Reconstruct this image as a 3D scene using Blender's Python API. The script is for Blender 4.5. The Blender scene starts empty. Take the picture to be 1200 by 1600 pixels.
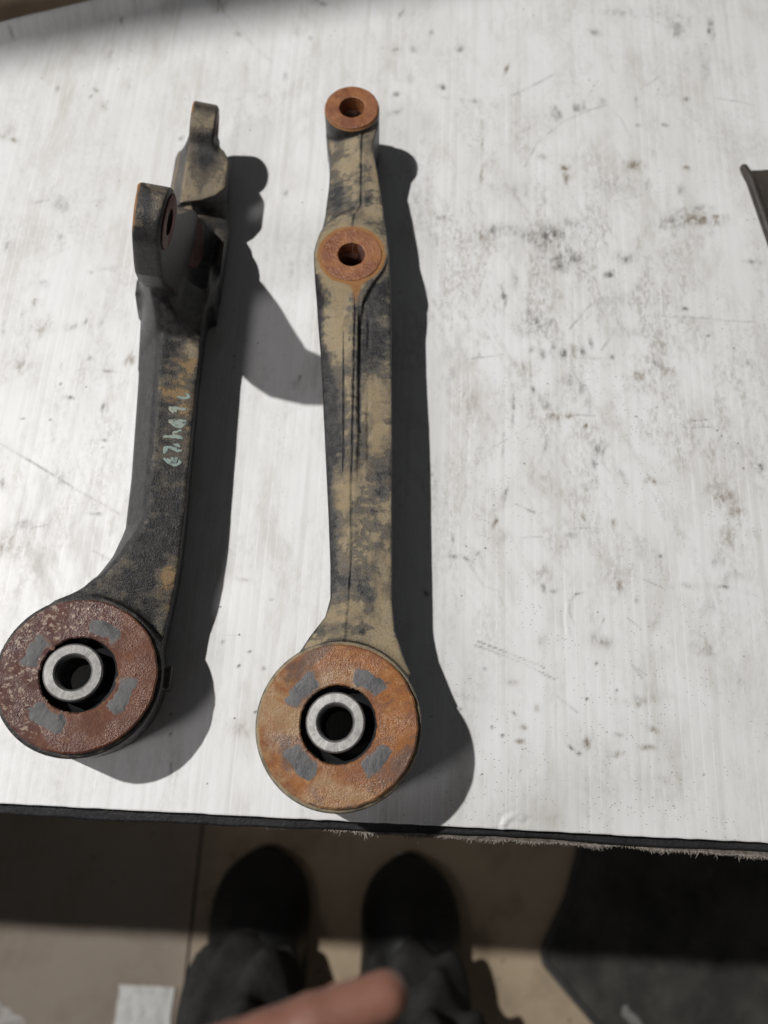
import bpy, math
import numpy as np
from mathutils import Matrix, Vector

# ------------------------------------------------------------------ camera, light, exposure (all lengths below in mm * 0.001)
sc = bpy.context.scene
CAMR = [[0.998798, 0.048375, 0.007935], [0.048485, -0.950961, -0.305486], [-0.007232, 0.305503, -0.952164]]
cam = bpy.data.cameras.new('camera'); cam_o = bpy.data.objects.new('camera', cam); sc.collection.objects.link(cam_o)
cam.sensor_fit = 'VERTICAL'; cam.sensor_height = 24.0; cam.lens = 24.0 * 1200 / 1600
cam.clip_start = 0.01; cam.clip_end = 20
# rows of CAMR: camera right, down, forward in world axes
mw = Matrix.Identity(4)
for i in range(3):
    mw[i][0] = CAMR[0][i]; mw[i][1] = -CAMR[1][i]; mw[i][2] = -CAMR[2][i]
mw[0][3], mw[1][3], mw[2][3] = 0, 0, 0.356
cam_o.matrix_world = mw
cam.dof.use_dof = True; cam.dof.focus_distance = 0.325; cam.dof.aperture_fstop = cam.lens / 4.2
sc.camera = cam_o
sc.view_settings.view_transform = 'Standard'; sc.view_settings.look = 'None'; sc.view_settings.exposure = 0; sc.view_settings.gamma = 1

w = bpy.data.worlds.new('World'); sc.world = w; w.use_nodes = True
w.node_tree.nodes['Background'].inputs[0].default_value = (.95, .97, 1.0, 1); w.node_tree.nodes['Background'].inputs[1].default_value = 0.055

def lamp(name, loc, target, size, power, col):
    l = bpy.data.lights.new(name, 'AREA'); l.shape = 'DISK'; l.size = size; l.energy = power; l.color = col
    o = bpy.data.objects.new(name, l); sc.collection.objects.link(o); o.location = loc
    o.rotation_euler = (Vector(target) - Vector(loc)).to_track_quat('-Z', 'Y').to_euler(); return o
lamp('work_lamp', (-1.14, .493, 1.93), (1.9, -.3, 0), .05, 54, (1., .985, .965))
l2 = lamp('second_lamp', (-.58, -.30, .80), (0, .28, 0), 0.20, .40, (1., .96, .97)); l2.data.spread = math.radians(75)

# ------------------------------------------------------------------ measured tables (mm)
SMUDGES=[(181.85,433.39,1.57,8.32,0.0,0.6,0),(160.36,433.7,4.72,7.27,0.0,0.35,0),(111.22,428.28,3.53,2.58,0.0,0.5,0),(162.86,441.63,9.89,5.25,10.0,0.2,0),(56.88,396.4,1.15,3.96,20.0,0.85,1),(19.33,380.55,2.28,1.94,0.0,0.8,0),(37.66,370.99,1.89,1.43,0.0,0.7,0),(-10.31,407.02,2.7,1.51,-30.0,0.5,0),(11.65,422.52,1.17,1.54,0.0,0.6,0),(-8.04,435.87,1.18,4.17,20.0,0.5,0),(29.04,409.79,2.71,2.01,-30.0,0.6,0),(-8.07,373.19,2.27,1.44,-15.0,0.6,0),(0.04,409.13,2.71,2.01,40.0,0.35,0),(-0.65,386.72,4.57,2.44,50.0,0.2,0),(-7.11,359.9,5.61,1.89,-40.0,0.25,0),(44.15,277.25,1.77,5.03,0.0,0.7,1),(42.49,339.42,1.11,20.6,0.0,0.35,1),(42.71,316.88,1.09,8.87,5.0,0.4,1),(86.48,364.71,3.38,5.21,0.0,0.55,0),(97.82,368.19,2.26,4.28,0.0,0.4,0),(102.39,370.36,1.51,4.77,0.0,0.4,0),(113.04,373.82,1.89,2.88,0.0,0.5,0),(129.61,329.3,5.5,3.16,-5.0,0.55,1),(90.96,317.34,1.82,7.99,0.0,0.5,1),(90.06,325.31,2.19,2.24,0.0,0.7,1),(78.47,330.96,4.4,2.71,15.0,0.3,1),(65.72,340.72,4.43,11.46,0.0,0.2,1),(77.68,278.66,15.91,6.72,-8.0,0.55,0),(60.03,280.22,12.39,5.05,0.0,0.3,0),(93.75,286.29,5.33,5.09,0.0,0.4,0),(50.13,280.52,1.77,4.21,0.0,0.5,0),(80.4,272.96,10.57,3.75,0.0,0.4,0),(38.92,272.36,7.04,4.16,0.0,0.2,0),(165.19,294.03,10.73,3.87,0.0,0.6,1),(152.63,292.48,10.72,4.29,-10.0,0.35,0),(168.52,291.23,3.57,6.0,0.0,0.4,0),(174.3,296.66,7.17,1.73,0.0,0.5,1),(163.13,379.54,1.52,1.45,0.0,0.9,0),(149.77,359.33,1.5,1.18,0.0,0.8,0),(159.49,328.72,1.83,1.13,0.0,0.9,1),(134.04,357.98,1.5,1.41,0.0,0.6,0),(155.21,314.27,1.45,3.1,0.0,0.5,0),(136.86,315.46,1.82,4.43,0.0,0.4,0),(118.01,314.42,14.52,5.3,0.0,0.15,0),(67.31,307.22,14.44,6.56,0.0,0.18,0),(19.17,287.3,1.78,1.7,0.0,0.5,0),(133.81,375.0,1.51,4.8,0.0,0.3,0),(162.2,301.59,10.79,1.74,-12.0,0.3,0),(175.84,406.69,3.87,15.05,0.0,0.18,0),(166.55,411.15,1.55,7.57,0.0,0.2,0),(127.59,444.81,15.85,4.21,0.0,0.2,0),(55.81,239.92,1.37,7.94,0.0,0.6,0),(59.95,248.13,2.77,6.03,0.0,0.3,0),(87.92,263.86,12.25,7.4,0.0,0.45,0),(85.01,258.38,3.48,3.26,0.0,0.5,0),(112.02,256.19,2.44,2.03,10.0,0.9,0),(121.19,266.89,5.26,3.3,0.0,0.5,0),(96.6,262.28,4.19,3.28,30.0,0.4,0),(69.03,222.99,6.79,6.19,-20.0,0.45,0),(69.77,228.86,1.7,1.95,0.0,0.5,0),(78.53,223.5,3.4,4.65,0.0,0.3,0),(86.59,205.61,1.68,3.02,0.0,0.7,0),(91.63,207.0,1.68,4.15,0.0,0.8,1),(96.68,208.02,1.34,3.4,0.0,0.6,0),(101.54,213.21,1.35,3.43,0.0,0.6,0),(112.3,205.46,1.34,1.51,0.0,0.7,0),(75.88,205.04,1.34,3.01,0.0,0.5,0),(81.63,208.36,2.01,4.54,0.0,0.4,0),(70.56,207.02,1.34,1.89,0.0,0.4,0),(64.8,196.23,5.32,5.2,0.0,0.35,1),(126.05,194.27,2.66,2.59,0.0,0.7,1),(141.2,198.4,5.33,3.36,0.0,0.4,1),(135.43,201.81,1.34,3.0,-35.0,0.5,0),(140.37,211.47,8.41,7.61,0.0,0.2,1),(94.44,188.56,1.98,7.34,-15.0,0.4,0),(89.53,190.14,2.65,4.42,0.0,0.3,0),(77.78,178.59,2.3,5.06,0.0,0.25,0),(70.64,184.02,1.32,2.19,0.0,0.7,0),(60.41,173.36,0.82,7.89,0.0,0.55,0),(55.21,154.36,0.64,10.44,3.0,0.3,0),(99.01,177.18,1.64,5.05,0.0,0.3,0),(89.03,170.21,2.28,1.43,0.0,0.75,1),(81.22,169.8,2.61,1.43,0.0,0.6,1),(96.36,165.62,1.14,1.24,0.0,0.9,1),(102.61,150.57,2.89,4.84,0.0,0.6,0),(100.52,145.65,1.6,3.43,0.0,0.5,0),(106.24,153.52,3.22,1.39,-40.0,0.4,0),(113.62,139.51,1.27,4.76,-25.0,0.35,0),(76.71,152.69,1.29,4.51,0.0,0.4,0),(56.18,126.48,0.94,4.66,12.0,0.6,0),(40.18,173.02,13.07,14.35,0.0,0.15,1),(28.26,196.16,6.65,22.31,0.0,0.15,0),(152.5,236.02,1.37,1.18,0.0,0.8,0),(163.18,220.3,1.02,0.77,0.0,0.9,0),(184.08,147.56,1.6,1.73,0.0,0.7,0),(129.31,136.93,4.45,1.69,0.0,0.5,1),(163.55,130.98,6.95,4.03,25.0,0.45,1),(169.1,122.98,4.71,2.65,0.0,0.3,1),(159.23,135.77,1.9,2.71,0.0,0.3,0),(154.81,225.63,8.51,9.72,0.0,0.15,1),(181.52,204.25,5.02,2.26,0.0,0.25,0),(152.88,155.94,9.67,13.98,0.0,0.12,1),(94.32,130.77,5.69,4.69,0.0,0.12,1),(96.54,131.22,0.95,1.01,0.0,0.8,1),(124.06,220.14,20.33,3.85,0.0,0.12,0),(114.75,239.12,10.31,11.89,0.0,0.15,0),(172.21,156.94,9.68,3.5,0.0,0.1,0),(191.02,267.39,4.21,1.24,0.0,0.5,0),(51.53,111.11,1.24,2.27,20.0,0.8,1),(93.89,116.53,1.25,1.31,0.0,0.8,1),(109.37,114.7,1.56,2.29,0.0,0.7,1),(31.69,94.08,1.84,0.95,10.0,0.8,0),(30.65,99.75,0.77,5.1,0.0,0.5,0),(37.23,92.78,3.67,0.95,30.0,0.4,0),(43.63,94.68,1.23,1.9,0.0,0.5,0),(74.65,80.63,1.52,1.85,0.0,0.8,0),(79.46,79.02,1.51,0.77,0.0,0.8,0),(73.53,87.08,4.88,4.37,0.0,0.3,1),(87.43,107.43,2.48,1.61,0.0,0.4,0),(130.45,98.75,0.92,0.8,0.0,0.9,0),(131.08,94.05,0.61,3.16,0.0,0.5,0),(110.14,83.33,1.52,4.34,-25.0,0.45,1),(108.21,87.89,7.62,6.25,0.0,0.15,1),(118.58,76.99,1.21,1.53,0.0,0.45,1),(126.74,67.39,3.0,3.62,25.0,0.35,1),(159.59,85.19,3.04,0.93,0.0,0.6,0),(144.45,85.05,4.26,1.25,0.0,0.3,0),(148.26,56.56,6.53,7.12,0.0,0.22,1),(151.62,54.37,0.89,4.73,0.0,0.3,0),(164.66,108.13,6.82,7.12,0.0,0.22,1),(157.04,98.19,2.77,3.82,0.0,0.25,0),(174.42,113.46,6.23,3.27,30.0,0.2,1),(163.1,90.65,9.17,2.52,-40.0,0.18,0),(73.96,54.65,1.78,3.54,0.0,0.25,1),(59.41,35.92,3.5,1.43,0.0,0.3,1),(54.03,104.13,2.47,3.85,0.0,0.3,1),(41.45,28.22,7.24,1.41,8.0,0.18,1),(60.24,22.12,1.44,0.7,40.0,0.9,0),(64.51,15.95,1.43,1.1,30.0,0.8,1),(62.76,10.1,1.43,0.96,0.0,0.9,1),(50.49,15.81,0.86,0.69,0.0,0.8,0),(55.36,12.47,0.86,0.69,0.0,0.8,0),(70.92,24.88,1.73,1.68,0.0,0.55,1),(92.95,11.29,1.71,2.46,0.0,0.7,1),(85.76,8.49,1.99,0.54,25.0,0.8,0),(89.4,6.49,1.14,0.81,0.0,0.7,0),(117.3,30.52,6.39,1.98,-8.0,0.35,1),(115.96,32.44,1.74,1.42,0.0,0.3,0),(106.42,7.05,2.56,1.36,-5.0,0.5,1),(119.92,10.42,3.71,1.37,-5.0,0.45,1),(122.38,18.49,3.45,1.11,25.0,0.5,1),(107.06,14.99,2.29,0.83,0.0,0.4,0),(93.29,30.48,0.73,0.71,0.0,0.9,0),(107.07,34.55,0.58,0.57,0.0,0.9,0),(97.91,46.46,0.74,0.73,0.0,0.9,0),(46.84,41.34,0.88,0.72,0.0,0.5,0),(164.55,41.38,7.33,2.89,10.0,0.12,0),(152.69,74.73,9.05,4.28,0.0,0.15,0),(100.96,57.17,5.94,1.78,0.0,0.2,0),(100.91,55.69,5.34,2.66,0.0,0.25,1),(121.07,101.13,4.32,4.47,0.0,0.15,0),(81.08,99.11,3.08,9.55,0.0,0.12,1),(99.64,103.24,3.71,8.01,-20.0,0.15,1),(126.81,-1.9,9.87,1.87,-8.0,0.15,1),(143.82,0.25,0.57,0.54,0.0,0.9,0),(78.63,-21.24,5.54,3.1,0.0,0.15,1),(150.36,-15.22,0.84,10.45,0.0,0.18,0),(146.53,-17.99,0.56,7.8,0.0,0.12,0),(-232.31,329.99,2.56,1.85,0.0,0.4,1),(-226.48,326.65,3.29,1.84,20.0,0.6,1),(-229.65,333.36,4.4,4.65,0.0,0.2,1),(-189.73,283.53,4.25,6.04,0.0,0.3,0),(-170.04,287.63,3.2,2.6,0.0,0.25,0),(-201.96,285.87,4.97,0.87,-20.0,0.25,0),(-186.1,263.02,1.4,1.68,0.0,0.5,0),(-214.93,255.64,2.08,4.99,30.0,0.3,0),(-188.08,207.36,5.36,5.79,0.0,0.4,1),(-193.28,220.64,2.37,3.15,0.0,0.4,1),(-191.05,232.61,2.05,2.41,0.0,0.35,0),(-192.65,183.76,4.61,5.59,0.0,0.35,1),(-171.61,207.85,3.02,2.31,0.0,0.4,0),(-164.69,210.91,1.34,1.93,0.0,0.5,0),(-207.1,204.43,1.67,4.63,0.0,0.3,0),(-138.26,190.34,2.65,5.23,0.0,0.4,1),(-156.16,216.78,2.03,9.75,0.0,0.2,0),(-147.45,162.5,1.13,2.87,0.0,0.55,0),(-144.27,144.72,1.28,0.87,0.0,0.8,0),(-144.56,140.55,0.95,0.69,0.0,0.5,0),(-165.24,167.31,2.6,0.91,8.0,0.55,0),(-172.1,174.56,0.82,0.92,0.0,0.6,0),(-142.14,106.13,2.17,0.82,8.0,0.7,0),(-182.37,88.96,9.15,5.77,0.0,0.4,1),(-190.54,118.84,1.25,3.03,0.0,0.45,0),(-178.13,98.79,7.69,2.61,0.0,0.2,0),(-173.19,184.42,0.66,3.35,0.0,0.3,0),(-159.31,190.72,0.99,1.5,0.0,0.5,0),(-148.11,183.15,4.61,0.74,0.0,0.35,0),(-172.79,154.79,0.97,0.71,0.0,0.6,0),(-187.38,154.74,1.29,0.53,0.0,0.7,0),(-163.78,122.56,4.7,6.75,10.0,0.15,0),(-167.12,241.91,1.38,1.22,0.0,0.4,0),(-157.82,244.44,4.82,1.62,0.0,0.25,0),(-184.73,366.52,1.5,1.93,0.0,0.55,1),(-178.26,354.48,1.86,4.28,0.0,0.4,1),(-186.57,361.62,1.12,1.44,0.0,0.5,0),(-180.7,391.22,1.91,7.98,0.0,0.25,1),(-177.92,420.8,1.17,2.59,0.0,0.7,0),(-207.39,366.2,1.5,2.42,0.0,0.4,1),(-118.78,434.66,5.5,4.2,50.0,0.5,1),(-104.82,414.76,3.1,2.55,45.0,0.3,1),(-121.46,440.83,9.86,5.29,30.0,0.3,0),(-129.91,334.35,1.1,1.84,0.0,0.7,0),(-58.15,441.88,5.93,2.64,0.0,0.4,0),(-70.02,417.79,4.67,4.09,0.0,0.2,0),(-61.47,413.18,1.16,1.52,0.0,0.5,0),(-74.8,383.47,1.52,2.93,0.0,0.3,0),(-166.7,372.38,1.89,4.86,0.0,0.25,1),(-223.7,424.37,1.17,5.24,0.0,0.3,0),(-239.96,402.88,1.15,1.53,0.0,0.5,0),(-86.58,367.29,1.88,2.39,0.0,0.2,0),(-67.58,77.5,3.02,0.93,0.0,0.4,1),(-73.95,47.9,1.18,1.18,0.0,0.5,0),(-61.08,43.56,0.88,0.58,0.0,0.8,0),(-65.39,36.96,0.73,0.58,0.0,0.8,0),(-54.2,36.35,0.88,0.72,0.0,0.9,0),(-55.49,17.02,0.86,0.7,0.0,0.9,0),(-53.11,68.71,0.9,0.61,0.0,0.7,0),(-61.87,9.24,3.42,3.85,0.0,0.25,1),(-58.74,6.65,2.27,1.92,0.0,0.3,1),(-93.16,14.35,0.86,0.56,0.0,0.9,0),(-92.56,5.55,0.57,0.82,0.0,0.9,0),(-90.41,-8.4,0.56,3.74,0.0,0.6,0),(-67.44,299.79,1.79,2.18,0.0,0.3,0),(-58.0,251.87,4.16,2.03,0.0,0.12,1),(-59.22,245.73,1.73,4.03,30.0,0.15,1),(20.94,287.4,3.56,2.55,0.0,0.3,0),(19.7,75.72,1.51,1.23,0.0,0.8,0),(35.47,22.86,1.15,0.84,0.0,0.9,0),(22.9,18.9,0.86,0.42,0.0,0.8,0),(-49.7,184.65,0.82,1.47,0.0,0.8,0),(-52.02,180.87,2.63,2.92,0.0,0.3,0)]
SCRATCHES=[([(60.3,375.6),(71.7,383.5),(84.0,392.5)],0.72,0.45,0),([(67.4,324.9),(75.0,342.6),(90.1,358.3),(105.3,367.7),(116.7,372.1)],0.46,0.6,0),([(116.7,372.1),(123.8,362.6),(128.8,348.9)],0.35,0.35,0),([(141.6,286.8),(145.6,293.4),(155.3,299.5)],0.58,0.55,1),([(179.5,380.9),(192.5,379.3),(201.7,376.9)],0.38,0.6,0),([(18.8,372.3),(39.6,369.7)],0.87,0.2,0),([(41.4,369.8),(42.6,328.1),(43.1,278.0)],0.58,0.25,1),([(95.8,295.8),(124.8,306.0),(161.5,316.8)],0.35,0.18,0),([(90.3,220.7),(102.7,236.9)],0.58,0.55,0),([(95.5,223.2),(106.0,234.7)],0.35,0.35,0),([(106.8,208.9),(115.1,222.7)],0.58,0.55,0),([(113.9,219.6),(118.0,235.4)],0.35,0.25,0),([(131.4,231.0),(148.4,231.1),(165.4,231.2),(173.8,230.1),(189.1,230.2)],0.29,0.6,0),([(123.3,238.0),(143.9,239.5)],0.26,0.3,0),([(36.5,200.0),(51.5,202.6),(57.5,204.4)],0.32,0.55,0),([(86.5,203.3),(113.3,204.4)],0.26,0.3,0),([(145.6,166.8),(160.3,167.9)],0.32,0.6,0),([(150.8,170.9),(159.0,171.7)],0.38,0.8,0),([(92.3,171.1),(102.1,171.2)],0.29,0.6,0),([(61.2,121.8),(70.5,117.6)],0.52,0.7,0),([(54.9,118.1),(57.8,130.6)],0.52,0.5,0),([(50.1,150.6),(74.4,167.7)],0.35,0.25,0),([(87.5,110.3),(95.3,111.1),(103.6,110.5)],0.29,0.7,0),([(64.2,104.6),(75.0,105.8)],0.26,0.35,0),([(31.9,98.2),(32.3,94.1),(37.2,92.8),(41.9,86.1),(45.9,80.1),(55.0,77.2)],0.49,0.45,0),([(43.2,54.0),(52.1,50.9),(61.8,47.6),(74.1,43.3)],0.32,0.75,0),([(42.3,51.9),(50.6,49.4),(62.4,45.6),(79.3,38.0)],0.32,0.6,0),([(79.7,30.7),(88.8,24.1)],0.32,0.5,0),([(102.5,67.1),(100.6,63.7),(99.6,59.5)],0.52,0.5,1),([(89.1,78.3),(92.7,78.8)],0.29,0.8,0),([(89.7,78.0),(86.9,74.5),(86.2,70.8),(87.3,66.9),(89.3,63.1)],0.46,0.4,0),([(-195.8,140.3),(-178.1,131.3),(-153.5,118.1),(-130.3,106.4)],0.38,0.75,0),([(-123.4,440.7),(-111.0,424.7),(-94.0,403.7),(-83.3,393.3)],0.87,0.3,1),([(-153.5,175.5),(-150.1,174.6)],0.29,0.5,0),([(121.8,87.0),(130.7,83.4)],0.26,0.5,0),([(113.3,68.2),(120.5,62.6)],0.29,0.4,0),([(113.8,47.5),(118.7,40.6)],0.29,0.5,0),([(115.2,46.2),(120.8,42.1)],0.26,0.4,0),([(51.0,-25.9),(57.1,-24.8),(59.0,-21.7),(62.6,-20.2),(67.6,-20.7)],0.38,0.4,0),([(136.2,384.8),(148.2,395.2)],0.29,0.3,0),([(70.4,252.7),(94.8,260.1),(106.6,250.6)],0.35,0.35,0),([(123.3,239.6),(133.0,260.2)],0.43,0.3,0),([(39.4,231.1),(46.1,255.5)],0.43,0.25,0),([(-91.3,-5.8),(-89.6,-12.3)],0.46,0.7,0),([(-140.7,87.9),(-125.8,80.8)],0.29,0.35,0),([(-171.7,97.5),(-164.3,99.5)],0.35,0.3,0)]
RDUST=[(-35.13,275.21,4.54,7.88,-1.0),(-27.26,263.51,3.53,3.48,-0.9),(-18.28,269.85,2.9,7.03,-0.7),(-31.27,291.01,5.9,4.04,0.7),(-14.68,287.9,2.62,16.06,0.8),(-37.25,259.1,3.2,9.61,0.4),(-17.97,258.24,7.99,5.75,0.8),(-35.13,251.56,6.36,4.56,0.7),(-10.03,208.87,5.53,19.45,-0.8),(-14.67,198.09,3.04,20.85,-0.5),(-8.1,219.7,2.79,9.0,-0.6),(-33.37,169.89,2.97,16.59,-1.0),(-29.63,150.48,3.51,19.25,-1.1),(-26.51,134.8,4.61,9.36,-1.2),(-9.41,184.6,7.22,15.28,-0.9),(-32.0,188.53,5.43,17.12,1.1),(-28.81,204.33,4.28,24.6,0.9),(-36.7,207.44,3.07,14.14,0.3),(-8.97,158.68,6.48,7.15,1.2),(-7.08,138.94,3.18,11.93,1.4),(-4.27,122.98,4.56,4.88,-1.0),(-4.02,112.1,2.82,2.69,-0.9),(-20.52,109.16,3.66,8.94,1.3),(-24.59,98.61,2.23,6.43,-0.5),(-6.47,99.53,6.98,10.24,-0.3),(-1.59,85.32,4.13,11.39,0.5),(-17.25,164.13,2.96,19.69,-0.6),(-15.57,135.37,3.46,12.48,-0.3),(-24.63,163.74,2.36,13.12,-0.3),(-16.0,118.42,4.26,6.06,0.5),(-18.65,93.08,3.33,7.23,0.3),(-20.01,71.71,3.81,8.9,-0.9),(-8.29,66.76,4.06,4.13,-1.2),(-1.99,65.7,3.25,8.24,0.7),(-8.72,50.45,5.34,2.4,-1.1),(-24.96,49.64,6.66,1.87,-0.7),(-2.66,52.09,3.74,3.75,0.8),(-19.02,56.66,6.71,3.78,0.9),(1.72,44.32,5.3,3.69,0.6),(-34.61,244.03,6.95,3.0,1.0),(-36.19,221.8,4.35,7.24,0.8),(-23.35,215.28,6.18,4.29,1.0)]
LDUST=[(25.44,147.87,5.29,8.05,1.2),(25.78,154.76,3.55,3.39,0.8),(19.59,129.25,7.46,6.5,1.0),(26.74,123.11,4.03,9.68,0.6),(24.5,106.73,8.47,9.41,0.35),(15.39,100.79,2.22,12.38,0.4),(28.78,45.71,4.28,9.06,1.5),(8.57,57.98,1.59,4.59,1.0),(31.0,88.84,3.92,7.63,0.2),(16.51,68.47,1.62,1.76,0.8),(31.74,29.16,5.28,5.51,0.3),(9.3,167.53,5.88,13.76,-0.6),(23.89,58.15,10.77,11.55,-0.6),(2.05,145.76,4.29,19.88,-0.8)]
GLYPHS=[[[(22.28,129.25),(23.55,128.99),(25.35,129.0),(27.09,129.52),(27.54,130.7),(26.53,131.41),(25.39,131.31)]],[[(27.81,123.68),(25.24,123.38),(21.99,123.34),(19.28,122.95)],[(19.64,122.71),(20.6,121.57),(21.67,120.81)],[(20.46,122.64),(21.85,121.93),(22.98,121.91)]],[[(27.72,117.82),(23.75,117.18),(19.96,116.49)],[(20.16,116.23),(21.72,115.37),(23.46,114.35),(25.41,114.26),(26.87,115.55),(27.58,117.65)],[(21.65,115.9),(26.1,116.53)],[(22.72,115.15),(26.5,115.86)]],[[(18.73,108.27),(21.29,108.77),(24.14,109.02),(27.2,109.0)],[(26.09,112.73),(24.13,111.67),(22.51,110.51),(23.71,109.89),(25.74,109.09)],[(23.62,110.59),(25.66,112.31)],[(24.37,109.8),(26.69,109.22)]],[[(23.49,105.39),(24.93,105.41),(26.59,104.92),(26.34,104.36)],[(20.34,100.2),(19.87,102.61),(21.0,103.64),(22.93,103.54),(24.63,102.71),(26.1,102.44),(27.62,103.11)],[(20.52,101.28),(21.27,102.79)],[(23.58,103.45),(25.2,103.25)]],[[(20.3,98.09),(21.24,96.98),(22.95,95.98),(25.25,95.4),(26.77,95.95),(27.56,97.27),(27.2,98.81),(25.14,98.72),(23.26,98.54)],[(21.44,97.88),(23.44,97.09),(25.99,97.07)],[(23.67,97.82),(26.17,98.15)]]]
LM=[[0.97992, 0.0, 0.19937], [0.0, 1.0, 0.0], [-0.19937, 0.0, 0.97992]]; LO=[-125.84, 26.37, 21.86]

# ------------------------------------------------------------------ helpers
S = 0.001
COL = sc.collection
rng = np.random.default_rng(7)

def link(o, parent=None):
    COL.objects.link(o)
    if parent is not None:
        o.parent = parent
    return o

def mesh_obj(name, V, F, mat, parent=None, smooth=True, scale=S, attrs=None):
    """V (n,3) array in mm, F list or (m,3|4) array."""
    me = bpy.data.meshes.new(name)
    V = np.asarray(V, np.float32) * scale
    if isinstance(F, np.ndarray):
        n, k = F.shape
        me.vertices.add(len(V)); me.vertices.foreach_set('co', V.ravel())
        me.loops.add(n * k); me.loops.foreach_set('vertex_index', F.astype(np.int32).ravel())
        me.polygons.add(n); me.polygons.foreach_set('loop_start', np.arange(0, n * k, k, dtype=np.int32))
        me.polygons.foreach_set('loop_total', np.full(n, k, np.int32))
        me.update(calc_edges=True)
    else:
        me.from_pydata([tuple(map(float, v)) for v in V], [], F)
    me.polygons.foreach_set('use_smooth', np.full(len(me.polygons), smooth, bool))
    if attrs:
        for k_, a in attrs.items():
            at = me.attributes.new(k_, 'FLOAT', 'POINT')
            at.data.foreach_set('value', np.asarray(a, np.float32))
    me.materials.append(mat)
    me.validate(); me.update()
    return link(bpy.data.objects.new(name, me), parent)

def empty(name, loc=(0, 0, 0), M=None):
    o = bpy.data.objects.new(name, None)
    o.empty_display_size = 0.02
    COL.objects.link(o)
    mw = Matrix.Identity(4)
    if M is not None:
        for i in range(3):
            for j in range(3):
                mw[i][j] = M[i][j]
    for i in range(3):
        mw[i][3] = loc[i] * S
    o.matrix_world = mw
    return o

def tag(o, label=None, cat=None, group=None, kind=None):
    if label: o['label'] = label
    if cat: o['category'] = cat
    if group: o['group'] = group
    if kind: o['kind'] = kind
    return o

def smoothstep(a, b, x):
    t = np.clip((x - a) / (b - a), 0, 1)
    return t * t * (3 - 2 * t)

def vnoise2(x, y, seed=0):
    """cheap smooth 2-D value noise, unit cell 1"""
    xi = np.floor(x).astype(np.int64); yi = np.floor(y).astype(np.int64)
    fx = x - xi; fy = y - yi
    fx = fx * fx * (3 - 2 * fx); fy = fy * fy * (3 - 2 * fy)
    def h(a, b):
        n = (a * 374761393 + b * 668265263 + seed * 982451653) & 0x7fffffff
        n = ((n ^ (n >> 13)) * 1274126177) & 0x7fffffff
        return ((n ^ (n >> 16)) & 0xffff) / 65535.0
    return (h(xi, yi) * (1 - fx) + h(xi + 1, yi) * fx) * (1 - fy) + (h(xi, yi + 1) * (1 - fx) + h(xi + 1, yi + 1) * fx) * fy

def fbm2(x, y, seed=0, octs=4):
    s = 0; a = .5; t = 0
    for k in range(octs):
        s = s + a * vnoise2(x * 2 ** k + 17.3 * k, y * 2 ** k - 9.1 * k, seed + k); t += a; a *= .55
    return s / t

# ---- signed-distance modelling -----------------------------------------
class Grid:
    def __init__(s, lo, hi, h):
        s.lo = np.array(lo, float); s.h = h
        s.n = np.ceil((np.array(hi) - s.lo) / h).astype(int) + 1
        ax = [s.lo[i] + h * np.arange(s.n[i]) for i in range(3)]
        s.x = ax[0][:, None, None].astype(np.float32); s.y = ax[1][None, :, None].astype(np.float32); s.z = ax[2][None, None, :].astype(np.float32)
        s.ax = ax

def smin(a, b, k):
    h = np.clip(.5 + .5 * (b - a) / k, 0, 1)
    return b * (1 - h) + a * h - k * h * (1 - h)
def smax(a, b, k):
    return -smin(-a, -b, k)

def poly2(u, v, P):
    """signed distance of points (u,v broadcastable) to polygon P"""
    u, v = np.broadcast_arrays(u, v)
    P = np.asarray(P, float); d = np.full(u.shape, 1e9); ins = np.zeros(u.shape, bool)
    for i in range(len(P)):
        a = P[i]; b = P[i - 1]
        ex, ey = b - a; wx = u - a[0]; wy = v - a[1]
        t = np.clip((wx * ex + wy * ey) / (ex * ex + ey * ey + 1e-9), 0, 1)
        d = np.minimum(d, (wx - ex * t) ** 2 + (wy - ey * t) ** 2)
        c = ((a[1] > v) != (b[1] > v))
        with np.errstate(divide='ignore', invalid='ignore'):
            xx = (b[0] - a[0]) * (v - a[1]) / (b[1] - a[1] + 1e-12) + a[0]
        ins ^= c & (u < xx)
    d = np.sqrt(d)
    return np.where(ins, -d, d).astype(np.float32)

def cyl(g, axis, c, r, lo, hi, k=.8):
    A = [g.x, g.y, g.z]; i, j = [q for q in range(3) if q != axis]
    rad = np.sqrt((A[i] - c[0]) ** 2 + (A[j] - c[1]) ** 2) - r
    return smax(rad, np.maximum(A[axis] - hi, lo - A[axis]), k)

def capsule(g, a, b, ra, rb):
    a = np.array(a, float); b = np.array(b, float); e = b - a
    wx, wy, wz = g.x - a[0], g.y - a[1], g.z - a[2]
    t = np.clip((wx * e[0] + wy * e[1] + wz * e[2]) / (e @ e), 0, 1)
    return np.sqrt((wx - t * e[0]) ** 2 + (wy - t * e[1]) ** 2 + (wz - t * e[2]) ** 2) - (ra + (rb - ra) * t)

def ellipsoid(g, c, r):
    q = np.sqrt(((g.x - c[0]) / r[0]) ** 2 + ((g.y - c[1]) / r[1]) ** 2 + ((g.z - c[2]) / r[2]) ** 2)
    return (q - 1) * min(r)

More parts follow.
